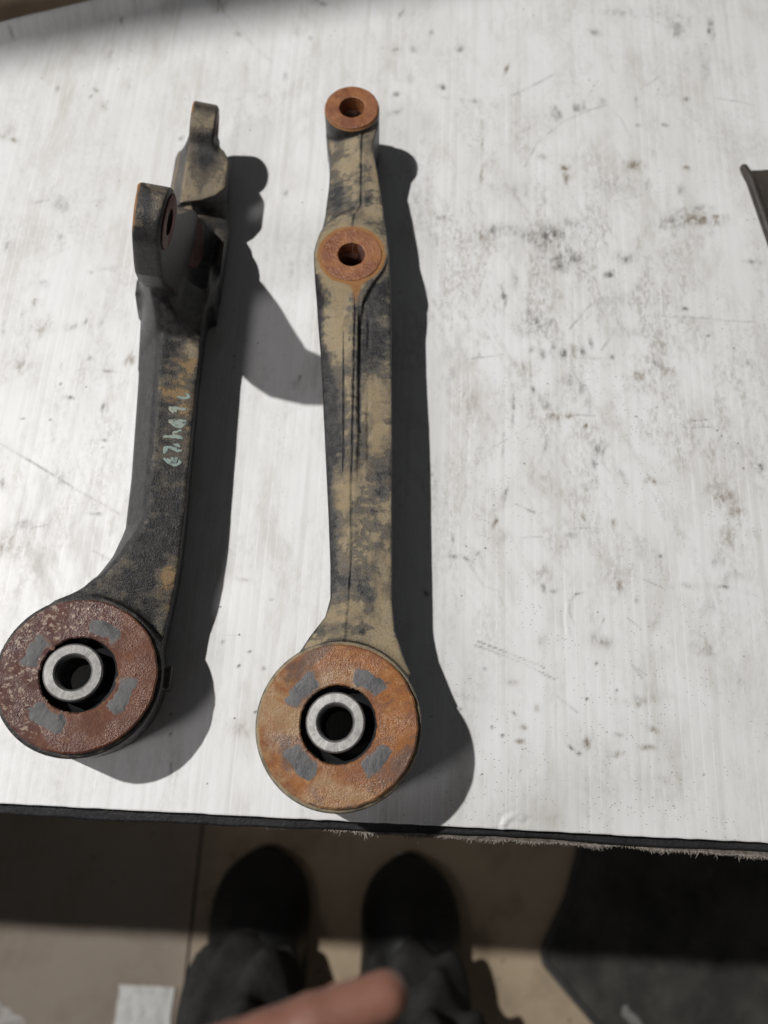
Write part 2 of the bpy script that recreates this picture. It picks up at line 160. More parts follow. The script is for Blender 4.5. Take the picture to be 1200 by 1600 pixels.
def surface(g, d):
    """naive surface nets: (verts mm, quads)"""
    d = np.ascontiguousarray(d, np.float32)
    s = d < 0
    n = np.array(d.shape)
    cnt = np.zeros(n - 1, np.uint8)
    for i in (0, 1):
        for j in (0, 1):
            for k in (0, 1):
                cnt += s[i:n[0] - 1 + i, j:n[1] - 1 + j, k:n[2] - 1 + k]
    act = (cnt > 0) & (cnt < 8)
    I = np.argwhere(act)
    cid = np.full(n - 1, -1, np.int32); cid[act] = np.arange(len(I))
    off = np.array([(i, j, k) for i in (0, 1) for j in (0, 1) for k in (0, 1)])
    val = np.stack([d[I[:, 0] + o[0], I[:, 1] + o[1], I[:, 2] + o[2]] for o in off], 1)
    P = np.zeros((len(I), 3)); C = np.zeros(len(I))
    for a in range(8):
        for b in range(a + 1, 8):
            if np.abs(off[a] - off[b]).sum() != 1: continue
            m = (val[:, a] < 0) != (val[:, b] < 0)
            t = val[:, a] / (val[:, a] - val[:, b] + 1e-12)
            p = off[a] + t[:, None] * (off[b] - off[a])
            P[m] += p[m]; C[m] += 1
    V = g.lo + (I + P / C[:, None]) * g.h
    Q = []
    for ax in range(3):
        u, v = [(1, 2), (2, 0), (0, 1)][ax]
        sl0 = [slice(1, n[q] - 1) for q in range(3)]; sl0[ax] = slice(0, n[ax] - 1)
        sl1 = list(sl0); sl1[ax] = slice(1, n[ax])
        a = s[tuple(sl0)]; b = s[tuple(sl1)]
        E = np.argwhere(a != b); flip = b[tuple(E.T)]
        E = E + 1; E[:, ax] -= 1
        du = np.zeros(3, int); du[u] = 1; dv = np.zeros(3, int); dv[v] = 1
        q = np.stack([cid[tuple((E - du - dv).T)], cid[tuple((E - dv).T)], cid[tuple(E.T)], cid[tuple((E - du).T)]], 1)
        q[flip] = q[flip][:, ::-1]
        Q.append(q)
    return V, np.concatenate(Q)

def lathe(prof, seg=128, jr=0., seed=1, a0=0., a1=2 * math.pi, closed=True):
    """closed profile [(r,z)...] turned about z; small radial jitter."""
    full = abs(a1 - a0 - 2 * math.pi) < 1e-6
    th = np.linspace(a0, a1, seg + (0 if full else 1), endpoint=not full)
    r_ = np.random.default_rng(seed)
    jn = r_.normal(size=len(th))
    jn = (jn + np.roll(jn, 1) + np.roll(jn, 2)) / 2 * jr
    V = []
    for r, z in prof:
        V.append(np.stack([(r + jn) * np.cos(th), (r + jn) * np.sin(th), np.full(len(th), z) + jn * .3], 1))
    V = np.concatenate(V); n = len(th); m = len(prof); F = []
    for i in range(m if closed else m - 1):
        i2 = (i + 1) % m
        for j in range(n if full else n - 1):
            j2 = (j + 1) % n
            F.append((i * n + j, i * n + j2, i2 * n + j2, i2 * n + j))
    if not full:
        F.append(tuple(i * n for i in range(m))); F.append(tuple(i * n + n - 1 for i in range(m))[::-1])
    return V, F

def ribbon(pts, w, zf, h=.18, seg=6):
    """brush stroke laid on a surface z=zf(x,y); rounded section"""
    P = np.array(pts, float)
    t = np.concatenate([[0], np.cumsum(np.linalg.norm(np.diff(P, axis=0), axis=1))])
    n = max(6, int(t[-1] / .5)); u = np.linspace(0, t[-1], n)
    X = np.interp(u, t, P[:, 0]); Y = np.interp(u, t, P[:, 1])
    for _ in range(2):
        X[1:-1] = (X[:-2] + 2 * X[1:-1] + X[2:]) / 4; Y[1:-1] = (Y[:-2] + 2 * Y[1:-1] + Y[2:]) / 4
    dx, dy = np.gradient(X), np.gradient(Y); L = np.hypot(dx, dy) + 1e-9
    nx, ny = -dy / L, dx / L
    ww = w * (.55 + .45 * np.sin(np.linspace(.35, math.pi - .35, n))) * (1 + .2 * np.sin(u * 2.1 + P[0, 0]))
    V = []
    for s_ in np.linspace(-1, 1, seg):
        x = X + nx * s_ * ww; y = Y + ny * s_ * ww
        V.append(np.stack([x, y, zf(x, y) + h * (1.25 - s_ * s_)], 1))
    V = np.concatenate(V); F = []
    for i in range(seg - 1):
        for j in range(n - 1):
            F.append((i * n + j, i * n + j + 1, (i + 1) * n + j + 1, (i + 1) * n + j))
    return V, F

def merge(parts):
    V = []; F = []; o = 0
    for v, f in parts:
        V.append(v); F += [tuple(int(i) + o for i in q) for q in f]; o += len(v)
    return np.concatenate(V), F

def box(lo, hi):
    x0, y0, z0 = lo; x1, y1, z1 = hi
    V = np.array([(x0, y0, z0), (x1, y0, z0), (x1, y1, z0), (x0, y1, z0), (x0, y0, z1), (x1, y0, z1), (x1, y1, z1), (x0, y1, z1)], float)
    return V, [(3, 2, 1, 0), (4, 5, 6, 7), (0, 1, 5, 4), (1, 2, 6, 5), (2, 3, 7, 6), (3, 0, 4, 7)]

# ------------------------------------------------------------------ materials
class NB:
    """tiny node builder"""
    def __init__(s, name):
        s.m = bpy.data.materials.new(name); s.m.use_nodes = True
        s.t = s.m.node_tree; s.N = s.t.nodes; s.L = s.t.links
        s.b = s.N['Principled BSDF']
        s.co = s.N.new('ShaderNodeTexCoord').outputs['Object']
    def set(s, sock, v):
        if isinstance(v, bpy.types.NodeSocket): s.L.new(v, sock)
        elif isinstance(v, (tuple, list)) and len(v) == 3 and sock.type == 'RGBA': sock.default_value = (*v, 1)
        else: sock.default_value = v
    def mapped(s, scale, co=None, loc=(0, 0, 0), rot=(0, 0, 0)):
        n = s.N.new('ShaderNodeMapping'); s.L.new(co or s.co, n.inputs[0])
        n.inputs['Scale'].default_value = scale if isinstance(scale, tuple) else (scale,) * 3
        n.inputs['Location'].default_value = loc; n.inputs['Rotation'].default_value = rot
        return n.outputs[0]
    def noise(s, scale, detail=4, rough=.6, co=None, dist=0.):
        n = s.N.new('ShaderNodeTexNoise'); s.L.new(co or s.co, n.inputs['Vector'])
        n.inputs['Scale'].default_value = scale; n.inputs['Detail'].default_value = detail
        n.inputs['Roughness'].default_value = rough; n.inputs['Distortion'].default_value = dist
        return n.outputs['Fac']
    def voro(s, scale, co=None, feat='F1', rand=1.):
        n = s.N.new('ShaderNodeTexVoronoi'); n.feature = feat; s.L.new(co or s.co, n.inputs['Vector'])
        n.inputs['Scale'].default_value = scale; n.inputs['Randomness'].default_value = rand
        return n.outputs['Distance']
    def math(s, op, a, b=0., c=0., clamp=False):
        n = s.N.new('ShaderNodeMath'); n.operation = op; n.use_clamp = clamp
        for i, v in enumerate((a, b, c)): s.set(n.inputs[i], v)
        return n.outputs[0]
    def ramp(s, f, a, b, lo=0., hi=1.):
        n = s.N.new('ShaderNodeMapRange'); n.interpolation_type = 'SMOOTHSTEP'; n.clamp = True
        s.set(n.inputs['Value'], f); n.inputs['From Min'].default_value = a; n.inputs['From Max'].default_value = b
        n.inputs['To Min'].default_value = lo; n.inputs['To Max'].default_value = hi
        return n.outputs[0]
    def mix(s, f, a, b):
        n = s.N.new('ShaderNodeMix'); n.data_type = 'RGBA'
        s.set(n.inputs[0], f); s.set(n.inputs[6], a); s.set(n.inputs[7], b)
        return n.outputs[2]
    def attr(s, name):
        n = s.N.new('ShaderNodeAttribute'); n.attribute_name = name; return n.outputs['Fac']
    def sep(s, co=None):
        n = s.N.new('ShaderNodeSeparateXYZ'); s.L.new(co or s.co, n.inputs[0]); return n.outputs
    def bump(s, h, dist, strength=1., prev=None):
        n = s.N.new('ShaderNodeBump'); s.L.new(h, n.inputs['Height']); n.inputs['Distance'].default_value = dist
        n.inputs['Strength'].default_value = strength
        if prev is not None: s.L.new(prev, n.inputs['Normal'])
        return n.outputs[0]
    def out(s, col, rough=.6, metal=0., nrm=None, spec=.5):
        s.set(s.b.inputs['Base Color'], col); s.set(s.b.inputs['Roughness'], rough); s.set(s.b.inputs['Metallic'], metal)
        s.set(s.b.inputs['Specular IOR Level'], spec)
        if nrm is not None: s.L.new(nrm, s.b.inputs['Normal'])
        return s.m

def mat_cast(name, bare, bare2, film, dust1, dust2, clay, bias):
    """oily black forging with dried clay dust lying on its upper faces; 'dust' attribute steers where"""
    b = NB(name)
    streak = b.mapped((1., .5, 1.))
    big = b.noise(60, 6, .62, streak, .9); mid = b.noise(190, 6, .7, streak, .5); fine = b.noise(1100, 4, .75); gr = b.noise(1, 4, .75, b.mapped((260., 900., 500.)), .4)
    geo = b.N.new('ShaderNodeNewGeometry').outputs['Normal']
    up = b.ramp(b.sep(geo)[2], .30, .86)
    d = b.attr('dust')
    f = b.math('ADD', b.math('MULTIPLY', d, .40), b.math('MULTIPLY', big, .72))
    f = b.math('ADD', f, b.math('MULTIPLY', mid, .62)); f = b.math('ADD', f, b.math('MULTIPLY', b.math('ADD', fine, gr), .41))
    f = b.math('ADD', f, b.math('MULTIPLY', b.math('SUBTRACT', up, 1.), .75))
    mask = b.ramp(f, 1.17 - bias, 1.27 - bias)
    thin = b.ramp(f, .80 - bias, 1.22 - bias, 0, .9)
    dustc = b.mix(b.ramp(b.noise(75, 6, .68, streak, .6), .42, .60), dust1, dust2)
    dustc = b.mix(b.attr('clay'), dustc, clay)
    dustc = b.mix(b.ramp(fine, .45, .75, 0, .45), dustc, tuple(v * .5 for v in dust2))
    barec = b.mix(b.ramp(b.noise(300, 4, .65), .38, .66), bare, bare2)
    col = b.mix(thin, barec, b.mix(.35, film, dustc))
    col = b.mix(mask, col, dustc)
    r = b.attr('rust')
    rm = b.ramp(b.math('ADD', r, b.math('MULTIPLY', b.noise(240, 4, .7), .5)), .62, .95)
    col = b.mix(rm, col, b.mix(b.noise(300, 3, .6), (.24, .092, .028), (.34, .19, .08)))
    n1 = b.bump(b.noise(1000, 4, .75), .0007, .65); n2 = b.bump(b.voro(1400), .0002, .35, n1); n3 = b.bump(mask, .0004, .6, n2)
    rough = b.math('ADD', b.ramp(mask, 0, 1, .27, .9), b.math('MULTIPLY', b.noise(500, 2, .5), .16))
    return b.out(col, rough, 0., n3, .36)

def mat_rust(name, c1, c2, c3, s=1., glint=True, side=None, blotch=None):
    b = NB(name)
    n = b.noise(70 * s, 6, .68, dist=.8); m = b.noise(260 * s, 5, .7); f = b.noise(1100, 3, .7)
    col = b.mix(b.ramp(n, .36, .62), c1, c2)
    col = b.mix(b.ramp(m, .52, .72), col, c3)
    col = b.mix(b.ramp(f, .42, .75, 0, .5), col, tuple(v * .45 for v in c1))
    if blotch is not None:
        k1 = b.noise(34, 6, .66, b.mapped(1., loc=(.3, .1, 0)), 1.2); k2 = b.noise(42, 6, .68, b.mapped(1., loc=(.7, .5, 0)), 1.)
        col = b.mix(b.ramp(b.math('ADD', k1, b.math('MULTIPLY', b.sep()[0], -2.4)), .50, .66, 0, .85), col, blotch[0])
        col = b.mix(b.ramp(k2, .50, .62, 0, .85), col, blotch[1])
        col = b.mix(b.ramp(b.voro(300), .16, .05, 0, .6), col, (.10, .045, .025))
    if side is not None:                      # one half of the plate rusted differently
        x = b.sep()[0]; y = b.sep()[1]
        w = b.math('ADD', b.math('ADD', b.math('MULTIPLY', x, -22.), b.math('MULTIPLY', y, 10.)), b.math('MULTIPLY', n, 1.6))
        k = b.ramp(w, .55, 1.05)
        col = b.mix(k, col, b.mix(b.ramp(m, .4, .66), side[0], side[1]))
        sp = b.math('MULTIPLY', b.ramp(b.noise(520, 4, .75), .535, .61), b.ramp(b.math('ADD', w, b.math('MULTIPLY', b.noise(60, 3, .6), .8)), .95, 1.5))
        col = b.mix(b.math('MULTIPLY', sp, .7), col, (.46, .37, .29))
    sm = b.ramp(b.noise(45, 4, .6, b.mapped(1., loc=(.6, .2, 0))), .36, .60, .35, 1.); ns = b.bump(b.math('MULTIPLY', m, sm), .0007, .5); ns = b.bump(f, .0006, .6, ns); ns = b.bump(b.math('MULTIPLY', b.noise(1500, 2, .5), sm), .0007, .5, ns)
    ro = b.ramp(b.noise(60, 4, .6, b.mapped(1., loc=(.2, .4, 0))), .42, .60, .30 if glint else .55, .8)
    return b.out(col, ro, 0., ns, .6)

def mat_simple(name, c1, c2, scale, rough=(.5, .8), metal=0., bump=.0003, bs=.4, detail=5, spec=.5, stretch=(1., 1., 1.)):
    b = NB(name); co = b.mapped(stretch)
    n = b.noise(scale, detail, .62, co); n2 = b.noise(scale * 6, 3, .7, co)
    col = b.mix(b.ramp(n, .33, .68), c1, c2)
    col = b.mix(b.ramp(n2, .5, .8, 0, .35), col, tuple(v * .5 for v in c1))
    nr = b.bump(n2, bump, bs)
    return b.out(col, b.ramp(n2, .3, .7, *rough), metal, nr, spec)

M_castR = mat_cast('dusty_forged_steel', (.020, .019, .020), (.050, .048, .047), (.095, .087, .074), (.305, .250, .168), (.150, .127, .096), (.32, .248, .148), -.07)
M_castL = mat_cast('oily_forged_steel', (.020, .019, .020), (.046, .042, .040), (.075, .066, .056), (.285, .240, .170), (.215, .195, .155), (.28, .19, .10), -.19)
M_rustR = mat_rust('orange_rust', (.315, .120, .030), (.20, .070, .026), (.40, .215, .085), blotch=((.32, .20, .10), (.115, .068, .05)))
M_rustRing = mat_rust('machined_rust', (.31, .125, .045), (.20, .066, .028), (.38, .19, .085), 1.3)
M_rustL = mat_rust('brown_rust', (.16, .058, .028), (.12, .045, .026), (.20, .085, .038), side=((.085, .032, .026), (.125, .052, .037)))
M_redface = mat_rust('dark_red_rust', (.12, .035, .026), (.085, .025, .02), (.15, .05, .035), 1.2, False)
M_rubber = mat_simple('black_rubber', (.012, .012, .013), (.020, .020, .021), 120, (.35, .6))
def mat_lug():
    b = NB('grey_scuffed_rubber'); n = b.noise(1, 5, .7, b.mapped((240., 90., 200.)), .5); m = b.noise(150, 5, .7); f = b.noise(900, 3, .7)
    col = b.mix(b.ramp(n, .35, .65), (.055, .055, .058), (.145, .14, .137))
    ed = b.math('ADD', b.attr('edge'), b.math('MULTIPLY', m, 1.1)); col = b.mix(b.ramp(ed, 1.26, 1.60, 0, .92), col, (.19, .088, .042))
    col = b.mix(b.ramp(f, .60, .72, 0, .6), col, (.30, .29, .28))
    return b.out(col, b.ramp(n, .3, .7, .4, .75), 0., b.bump(n, .0006, .6, b.bump(f, .0004, .4)), .5)
M_lug = mat_lug()
M_steel = mat_simple('bare_steel', (.38, .37, .355), (.47, .46, .445), 70, (.36, .52), .8, .0002, .3)
M_bore_shade = mat_simple('shaded_bore_steel', (.03, .03, .03), (.055, .053, .051), 150, (.5, .7), 0.)  # steel colour darkened to carry the shade inside the bore
M_dark_bore = mat_simple('rusty_bore', (.05, .018, .012), (.09, .03, .018), 200, (.6, .8))
def mat_paint():
    b = NB('pale_paint_pen'); n = b.noise(420, 4, .7); m = b.noise(90, 3, .6)
    col = b.mix(b.ramp(m, .35, .65), (.27, .355, .335), (.37, .40, .32))
    col = b.mix(b.ramp(n, .50, .66, 0, .85), col, (.06, .05, .042))
    return b.out(col, .55, 0., b.bump(n, .0004, .5), .4)
M_paint = mat_paint()
M_black = mat_simple('black_felt', (.010, .010, .011), (.022, .021, .022), 90, (.6, .85), bump=.001, bs=.6)
M_wood = mat_simple('bench_board', (.22, .16, .10), (.30, .22, .14), 30, (.6, .8), stretch=(1., .1, 1.))
M_carpet = mat_simple('worn_carpet', (.15, .125, .105), (.34, .30, .26), 420, (.9, 1.), bump=.002, bs=.8)
M_boot = mat_simple('black_boot', (.010, .010, .010), (.018, .017, .017), 40, (.45, .65), bump=.001, bs=.4)
M_cloth = mat_simple('black_work_trousers', (.022, .022, .021), (.046, .045, .042), 25, (.85, .95), bump=.002, bs=.5)
M_skin = mat_simple('skin', (.185, .078, .054), (.235, .108, .074), 60, (.45, .6), bump=.0006, bs=.3)
M_nail = mat_simple('fingernail', (.34, .19, .15), (.38, .22, .17), 45, (.3, .4))
M_paper = mat_simple('white_paper', (.78, .77, .75), (.70, .69, .66), 60, (.7, .9))
M_plaster = mat_simple('white_dust', (.62, .60, .57), (.42, .38, .34), 45, (.9, 1.), bump=.003, bs=.8)
M_trim = mat_simple('dark_plastic_trim', (.030, .026, .022), (.060, .050, .040), 60, (.35, .6), bump=.0006, bs=.4, stretch=(1., .5, 1.))
M_scuff = mat_simple('grey_scuff', (.20, .19, .17), (.28, .27, .25), 60, (.8, .9))
M_mat = mat_simple('dusty_rubber_mat', (.035, .034, .032), (.085, .078, .066), 14, (.7, .9), bump=.002, bs=.5)
M_rim = mat_simple('rubber_rim', (.055, .053, .052), (.085, .082, .078), 30, (.5, .7))
M_shade_beam = mat_simple('shade_beam_board', (.3, .22, .14), (.36, .27, .18), 20, (.6, .8))  # board of the added beam that shades the sheet

def mat_floor():
    b = NB('dirty_concrete')
    n = b.noise(3.2, 6, .6, dist=.4); m = b.noise(14, 6, .65); f = b.noise(120, 4, .7)
    x = b.sep()[0]
    left = b.ramp(b.math('ADD', x, b.math('MULTIPLY', n, .12)), -.20, -.10, 1., 0.)
    col = b.mix(b.ramp(n, .35, .65), (.60, .475, .335), (.47, .365, .25))
    col2 = b.mix(b.ramp(n, .35, .65), (.36, .305, .25), (.27, .225, .185))
    col = b.mix(left, col, col2)
    col = b.mix(b.ramp(m, .46, .68, 0, .45), col, (.24, .185, .13))
    col = b.mix(b.ramp(b.voro(26), .10, .03, 0, .5), col, (.10, .08, .06))
    return b.out(col, .85, 0., b.bump(f, .002, .4), .3)
M_floor = mat_floor()

def mat_sheet():
    """grubby white fluted plastic: painted stains come from mesh attributes, ribs and specks from the shader"""
    b = NB('white_fluted_plastic')
    X, Y, Z = b.sep()
    wob = b.math('MULTIPLY', b.noise(7, 2, .5), .0016)
    ph = b.math('FRACT', b.math('MULTIPLY', b.math('ADD', X, wob), 1 / .0046))
    dist = b.math('ABSOLUTE', b.math('SUBTRACT', ph, .5))
    brk = b.ramp(b.noise(1, 4, .6, b.mapped((60., 9., 1.))), .40, .62)
    rib = b.math('MULTIPLY', b.ramp(dist, .13, .02), brk)
    base = b.mix(b.ramp(b.noise(9, 5, .6), .35, .68), (.775, .775, .772), (.72, .716, .705))
    cols = b.mix(b.ramp(b.noise(1, 4, .65, b.mapped((150., 5., 1.))), .45, .75, 0, .5), base, (.58, .565, .535))
    grime = b.noise(1, 6, .68, b.mapped((42., 17., 1.)), .4)
    cols = b.mix(b.math('MULTIPLY', b.ramp(grime, .46, .72), .42), cols, (.44, .41, .355))
    cols = b.mix(b.math('MULTIPLY', rib, .45), cols, (.86, .86, .855))
    # painted smudges broken up by streaky noise
    g = b.attr('grey'); w = b.attr('brown')
    br = b.noise(1, 5, .72, b.mapped((520., 260., 1.)), .3); br2 = b.noise(1, 5, .7, b.mapped((1., 1., 1.)))
    sm_ = b.attr('smear'); cols = b.mix(b.math('MULTIPLY', b.math('MULTIPLY', sm_, b.ramp(br, .40, .60, .1, 1.)), .52), cols, (.33, .30, .26))
    kg = b.math('MULTIPLY', g, b.ramp(br, .28, .62, .35, 1.3), clamp=True)
    kb = b.math('MULTIPLY', w, b.ramp(br, .28, .62, .35, 1.3), clamp=True)
    cols = b.mix(b.math('MULTIPLY', kg, .9), cols, (.13, .122, .112)); cols = b.mix(b.math('MULTIPLY', kb, .88), cols, (.19, .145, .09))
    # dashes of dirt caught across the flutes
    dirt = b.attr('dirt')
    s1 = b.voro(1, b.mapped((330., 900., 1.), rot=(0, 0, .05)))
    sp = b.math('MULTIPLY', b.ramp(s1, .17, .08), b.ramp(b.math('ADD', b.noise(1, 4, .7, b.mapped((28., 24., 1.))), b.math('MULTIPLY', dirt, .22)), .58, .72))
    cols = b.mix(b.math('MULTIPLY', sp, .8), cols, (.07, .06, .05))
    s2 = b.voro(1, b.mapped((140., 170., 1.)))
    sp2 = b.math('MULTIPLY', b.ramp(s2, .10, .05), b.ramp(b.noise(33, 2, .5), .54, .62))
    cols = b.mix(b.math('MULTIPLY', sp2, .8), cols, (.10, .085, .065))
    # fine scuffs
    sc_ = b.ramp(b.noise(1, 3, .6, b.mapped((30., 900., 1.), rot=(0, 0, .35)), .2), .66, .74, 0, .28)
    cols = b.mix(b.math('MULTIPLY', sc_, b.ramp(b.noise(16, 3, .6), .5, .65)), cols, (.34, .31, .27))
    hgt = b.math('ADD', b.math('MULTIPLY', dist, 1.), b.math('MULTIPLY', b.noise(1, 4, .6, b.mapped((120., 28., 1.))), .8))
    n1 = b.bump(hgt, .00010, .7); n2 = b.bump(b.noise(420, 3, .7), .00012, .5, n1)
    rough = b.math('ADD', .42, b.math('MULTIPLY', b.math('ADD', kg, b.ramp(grime, .45, .75)), .3))
    return b.out(cols, rough, 0., n2, .30)
M_sheet = mat_sheet()

# ------------------------------------------------------------------ the place: floor, bench, sheet
ZF = -700.; KF = 1.082                       # floor level; KF scales what stands on it
# two poured slabs with an open joint running towards the bench
v, f = box((-3500, -3500, ZF - 120), (-203.5 * KF, 3500, ZF)); fl = tag(mesh_obj('floor', v, f, M_floor, None, False), kind='structure')
v, f = box((-200.5 * KF, -3500, ZF - 120), (3500, 3500, ZF)); fl2 = tag(mesh_obj('floor', v, f, M_floor, None, False), kind='structure')
v, f = box((-203.5 * KF, -3500, ZF - 120), (-200.5 * KF, 3500, ZF - 6)); tag(mesh_obj('floor_joint', v, f, M_black, None, False), kind='structure')

bench = empty('workbench', (0, 240, ZF))
tag(bench, 'workbench with worn carpet edge under the white plastic sheet', 'workbench')
def on_bench(V):
    V = np.array(V, float); V[:, 1] -= 240; V[:, 2] -= ZF; return V
v, f = box((-640, -27, -34), (640, 620, -9)); mesh_obj('tabletop', on_bench(v), f, M_wood, bench, False)
v, f = box((-632, -19, -110), (632, 3, -34.5)); mesh_obj('apron', on_bench(v), f, M_wood, bench, False)
for x0 in (-630, 560):
    for y0 in (5, 540):
        v, f = box((x0, y0, ZF), (x0 + 70, y0 + 70, -34.5)); mesh_obj('leg', on_bench(v), f, M_wood, bench, False)
# carpet over the top, wavy front edge
xs = np.arange(-640, 641, 4.)
def front(x, seed, amp, base):
    return base + amp * (fbm2(x / 38. + seed, x * 0 + seed, seed) - .5) * 2 + .5 * amp * (vnoise2(x / 9., x * 0, seed + 3) - .5)
def slab(yf, yb, z0, z1, jit=0.):
    n = len(xs); zt = z1 + jit * (vnoise2(xs / 13., xs * 0, 9) - .5)
    rows = [np.stack([xs, np.full(n, yb), np.full(n, z1)], 1), np.stack([xs, yf + 1.2, zt], 1), np.stack([xs, yf, zt - (z1 - z0) * .4], 1), np.stack([xs, yf + .4, np.full(n, z0)], 1), np.stack([xs, np.full(n, yb), np.full(n, z0)], 1)]
    F = []
    for i in range(5):
        i2 = (i + 1) % 5
        for j in range(n - 1): F.append((i * n + j, i * n + j + 1, i2 * n + j + 1, i2 * n + j))
    return np.concatenate(rows), F
sx = smoothstep(-110, 60, xs)
edgeC = front(xs, 5, 1.2, -29.8) - 2.2 * sx - 2.0 * smoothstep(100, 200, xs)
v, f = slab(edgeC, 385., -9., -6.4, .6); mesh_obj('carpet', on_bench(v), f, M_carpet, bench, True)
edgeB = front(xs, 11, .9, -31.4) + 1.8 * sx - .8 * smoothstep(60, 120, xs)
v, f = slab(edgeB, 380., -6.3, -4.3, 1.2); mesh_obj('underlay', on_bench(v), f, M_black, bench, True)
# frayed fibres along the carpet edge
nf = 7000; fx = rng.uniform(-300, 300, nf)
keep = rng.uniform(0, 1, nf) < (.12 + .88 * smoothstep(-120, 20, fx)) * (.35 + .9 * vnoise2(fx / 14., fx * 0, 21)); fx = fx[keep]; nf = len(fx)
ey = np.interp(fx, xs, edgeC)
Ln = (rng.gamma(2.2, .36, nf) + .4) * (.5 + vnoise2(fx / 6., fx * 0, 27)); an = rng.normal(0, .75, nf); w = rng.uniform(.10, .26, nf)
zb = rng.uniform(-8.6, -6.2, nf); dz = rng.normal(-.3, .8, nf)
d = np.stack([np.sin(an), -np.cos(an)], 1)
A = np.stack([fx - d[:, 1] * w, ey + 1 + d[:, 0] * w, zb], 1); B = np.stack([fx + d[:, 1] * w, ey + 1 - d[:, 0] * w, zb], 1)
md = np.stack([fx + d[:, 0] * Ln * .6, ey + 1 + d[:, 1] * Ln * .6, zb + .5], 1); wv = np.stack([-d[:, 1] * w * .7, d[:, 0] * w * .7, 0 * w], 1)
T = np.stack([fx + d[:, 0] * Ln + rng.normal(0, .4, nf), ey + 1 + d[:, 1] * Ln, zb + dz], 1)
V = np.concatenate([A, B, md + wv, md - wv, T]); i = np.arange(nf)
F = [tuple(q) for q in np.stack([i, i + nf, i + 3 * nf, i + 2 * nf], 1).tolist()] + [tuple(q) for q in np.stack([i + 2 * nf, i + 3 * nf, i + 4 * nf], 1).tolist()]
M_fibre = mat_simple('frayed_fibre', (.20, .17, .145), (.36, .32, .28), 900, (.9, 1.))
tag(mesh_obj('carpet_fringe', on_bench(V), F, M_fibre, bench, True), kind='stuff')

# sheet: one dense grid, stains painted as attributes, back left edge turned up into a lip
nx, ny = 860, 660
gx = np.linspace(-330, 300, nx)
yb = np.minimum(500, 405 + (gx + 245) * .41 + 14 * smoothstep(-160, -90, gx) + 2.5 * (fbm2(gx / 40, gx * 0, 4) - .5))
vv = np.linspace(0, 1, ny) ** 1.0
y0 = -26.4 + .35 * (vnoise2(gx / 5., gx * 0, 8) - .5)
GX = np.repeat(gx[:, None], ny, 1); GY = y0[:, None] + vv[None, :] * (yb - y0)[:, None]
GZ = .22 * (fbm2(GX / 45., GY / 60., 3) - .5) + .10 * (fbm2(GX / 9., GY / 14., 6, 3) - .5)
back = (yb[:, None] - GY)
liparm = smoothstep(-110, -165, GX)
GZ += liparm * 9 * smoothstep(9, 0, back) ** 1.3
# pressed-in dents and the torn squiggle at the front
def dent(px, py, r, d):
    global GZ
    GZ = GZ + d * np.exp(-((GX - px) ** 2 + (GY - py) ** 2) / r ** 2)
for _ in range(60):
    dent(rng.uniform(-60, 190), rng.uniform(0, 400), rng.uniform(2, 7), rng.normal(0, .14))
for _ in range(25):
    dent(rng.uniform(-230, -90), rng.uniform(20, 400), rng.uniform(3, 9), rng.normal(0, .12))
def segd(pts):
    dd = np.full(GX.shape, 1e9)
    for (ax, ay), (bx, by) in zip(pts[:-1], pts[1:]):
        ex, ey_ = bx - ax, by - ay; t = np.clip(((GX - ax) * ex + (GY - ay) * ey_) / (ex * ex + ey_ * ey_ + 1e-9), 0, 1)
        dd = np.minimum(dd, np.hypot(GX - ax - t * ex, GY - ay - t * ey_))
    return dd
GREY = np.zeros(GX.shape); BROWN = np.zeros(GX.shape)
wx = (fbm2(GX / 4., GY / 5., 31, 3) - .5) * 4.5; wy = (fbm2(GX / 4., GY / 5., 37, 3) - .5) * 4.5
brk = fbm2(GX / 2.2, GY / 4.5, 41, 4); brk2 = fbm2(GX / 7., GY / 7., 43, 3)
for (cx_, cy_, rx, ry, rot, s_, kind) in SMUDGES:
    R_ = 2.6 * max(rx, ry) + 3
    i0, i1 = np.searchsorted(gx, [cx_ - R_, cx_ + R_])
    if i1 <= i0: continue
    a = math.radians(-rot); k = min(1., min(rx, ry) / 2.)
    dx = GX[i0:i1] - cx_ + wx[i0:i1] * k; dy = GY[i0:i1] - cy_ + wy[i0:i1] * k
    u = (dx * math.cos(a) + dy * math.sin(a)) / max(rx, .35); v_ = (-dx * math.sin(a) + dy * math.cos(a)) / max(ry, .35)
    q = np.exp(-(u * u + v_ * v_) * 1.1)
    big = smoothstep(2., 6., max(rx, ry)) if True else 0
    big = .45 + .55 * big; q = 1.35 * s_ * (q * (1 - .7 * big) + .7 * big * q * smoothstep(.40, .60, brk[i0:i1]) * 1.4)
    Tn = GREY if kind == 0 else BROWN
    Tn[i0:i1] = np.maximum(Tn[i0:i1], q)
for pts, wd, s_, kind in SCRATCHES:
    dd = segd([tuple(p) for p in pts]); nn = .5 + .75 * smoothstep(.36, .6, brk2)
    q = .7 * s_ * np.exp(-(dd / max(wd, .42)) ** 2) * nn
    Tn = GREY if kind == 0 else BROWN
    np.maximum(Tn, q, out=Tn)
sq = [(54.9, -28), (55.5, -25.2), (56.6, -22.5), (60, -20.8), (64, -21.6)]
dq = segd(sq); GZ += .42 * np.exp(-(dq / 1.1) ** 2) - .28 * np.exp(-((dq - 2.2) / .9) ** 2)
dq = segd([(85.9, 73.8), (83.1, 68.2), (83.5, 63), (86, 59)]); GZ += .22 * np.exp(-(dq / .9) ** 2) * np.sign(GX - 84.5)
def soft(cx_, cy_, rx, ry): return np.exp(-((GX - cx_) / rx) ** 2 - ((GY - cy_) / ry) ** 2)
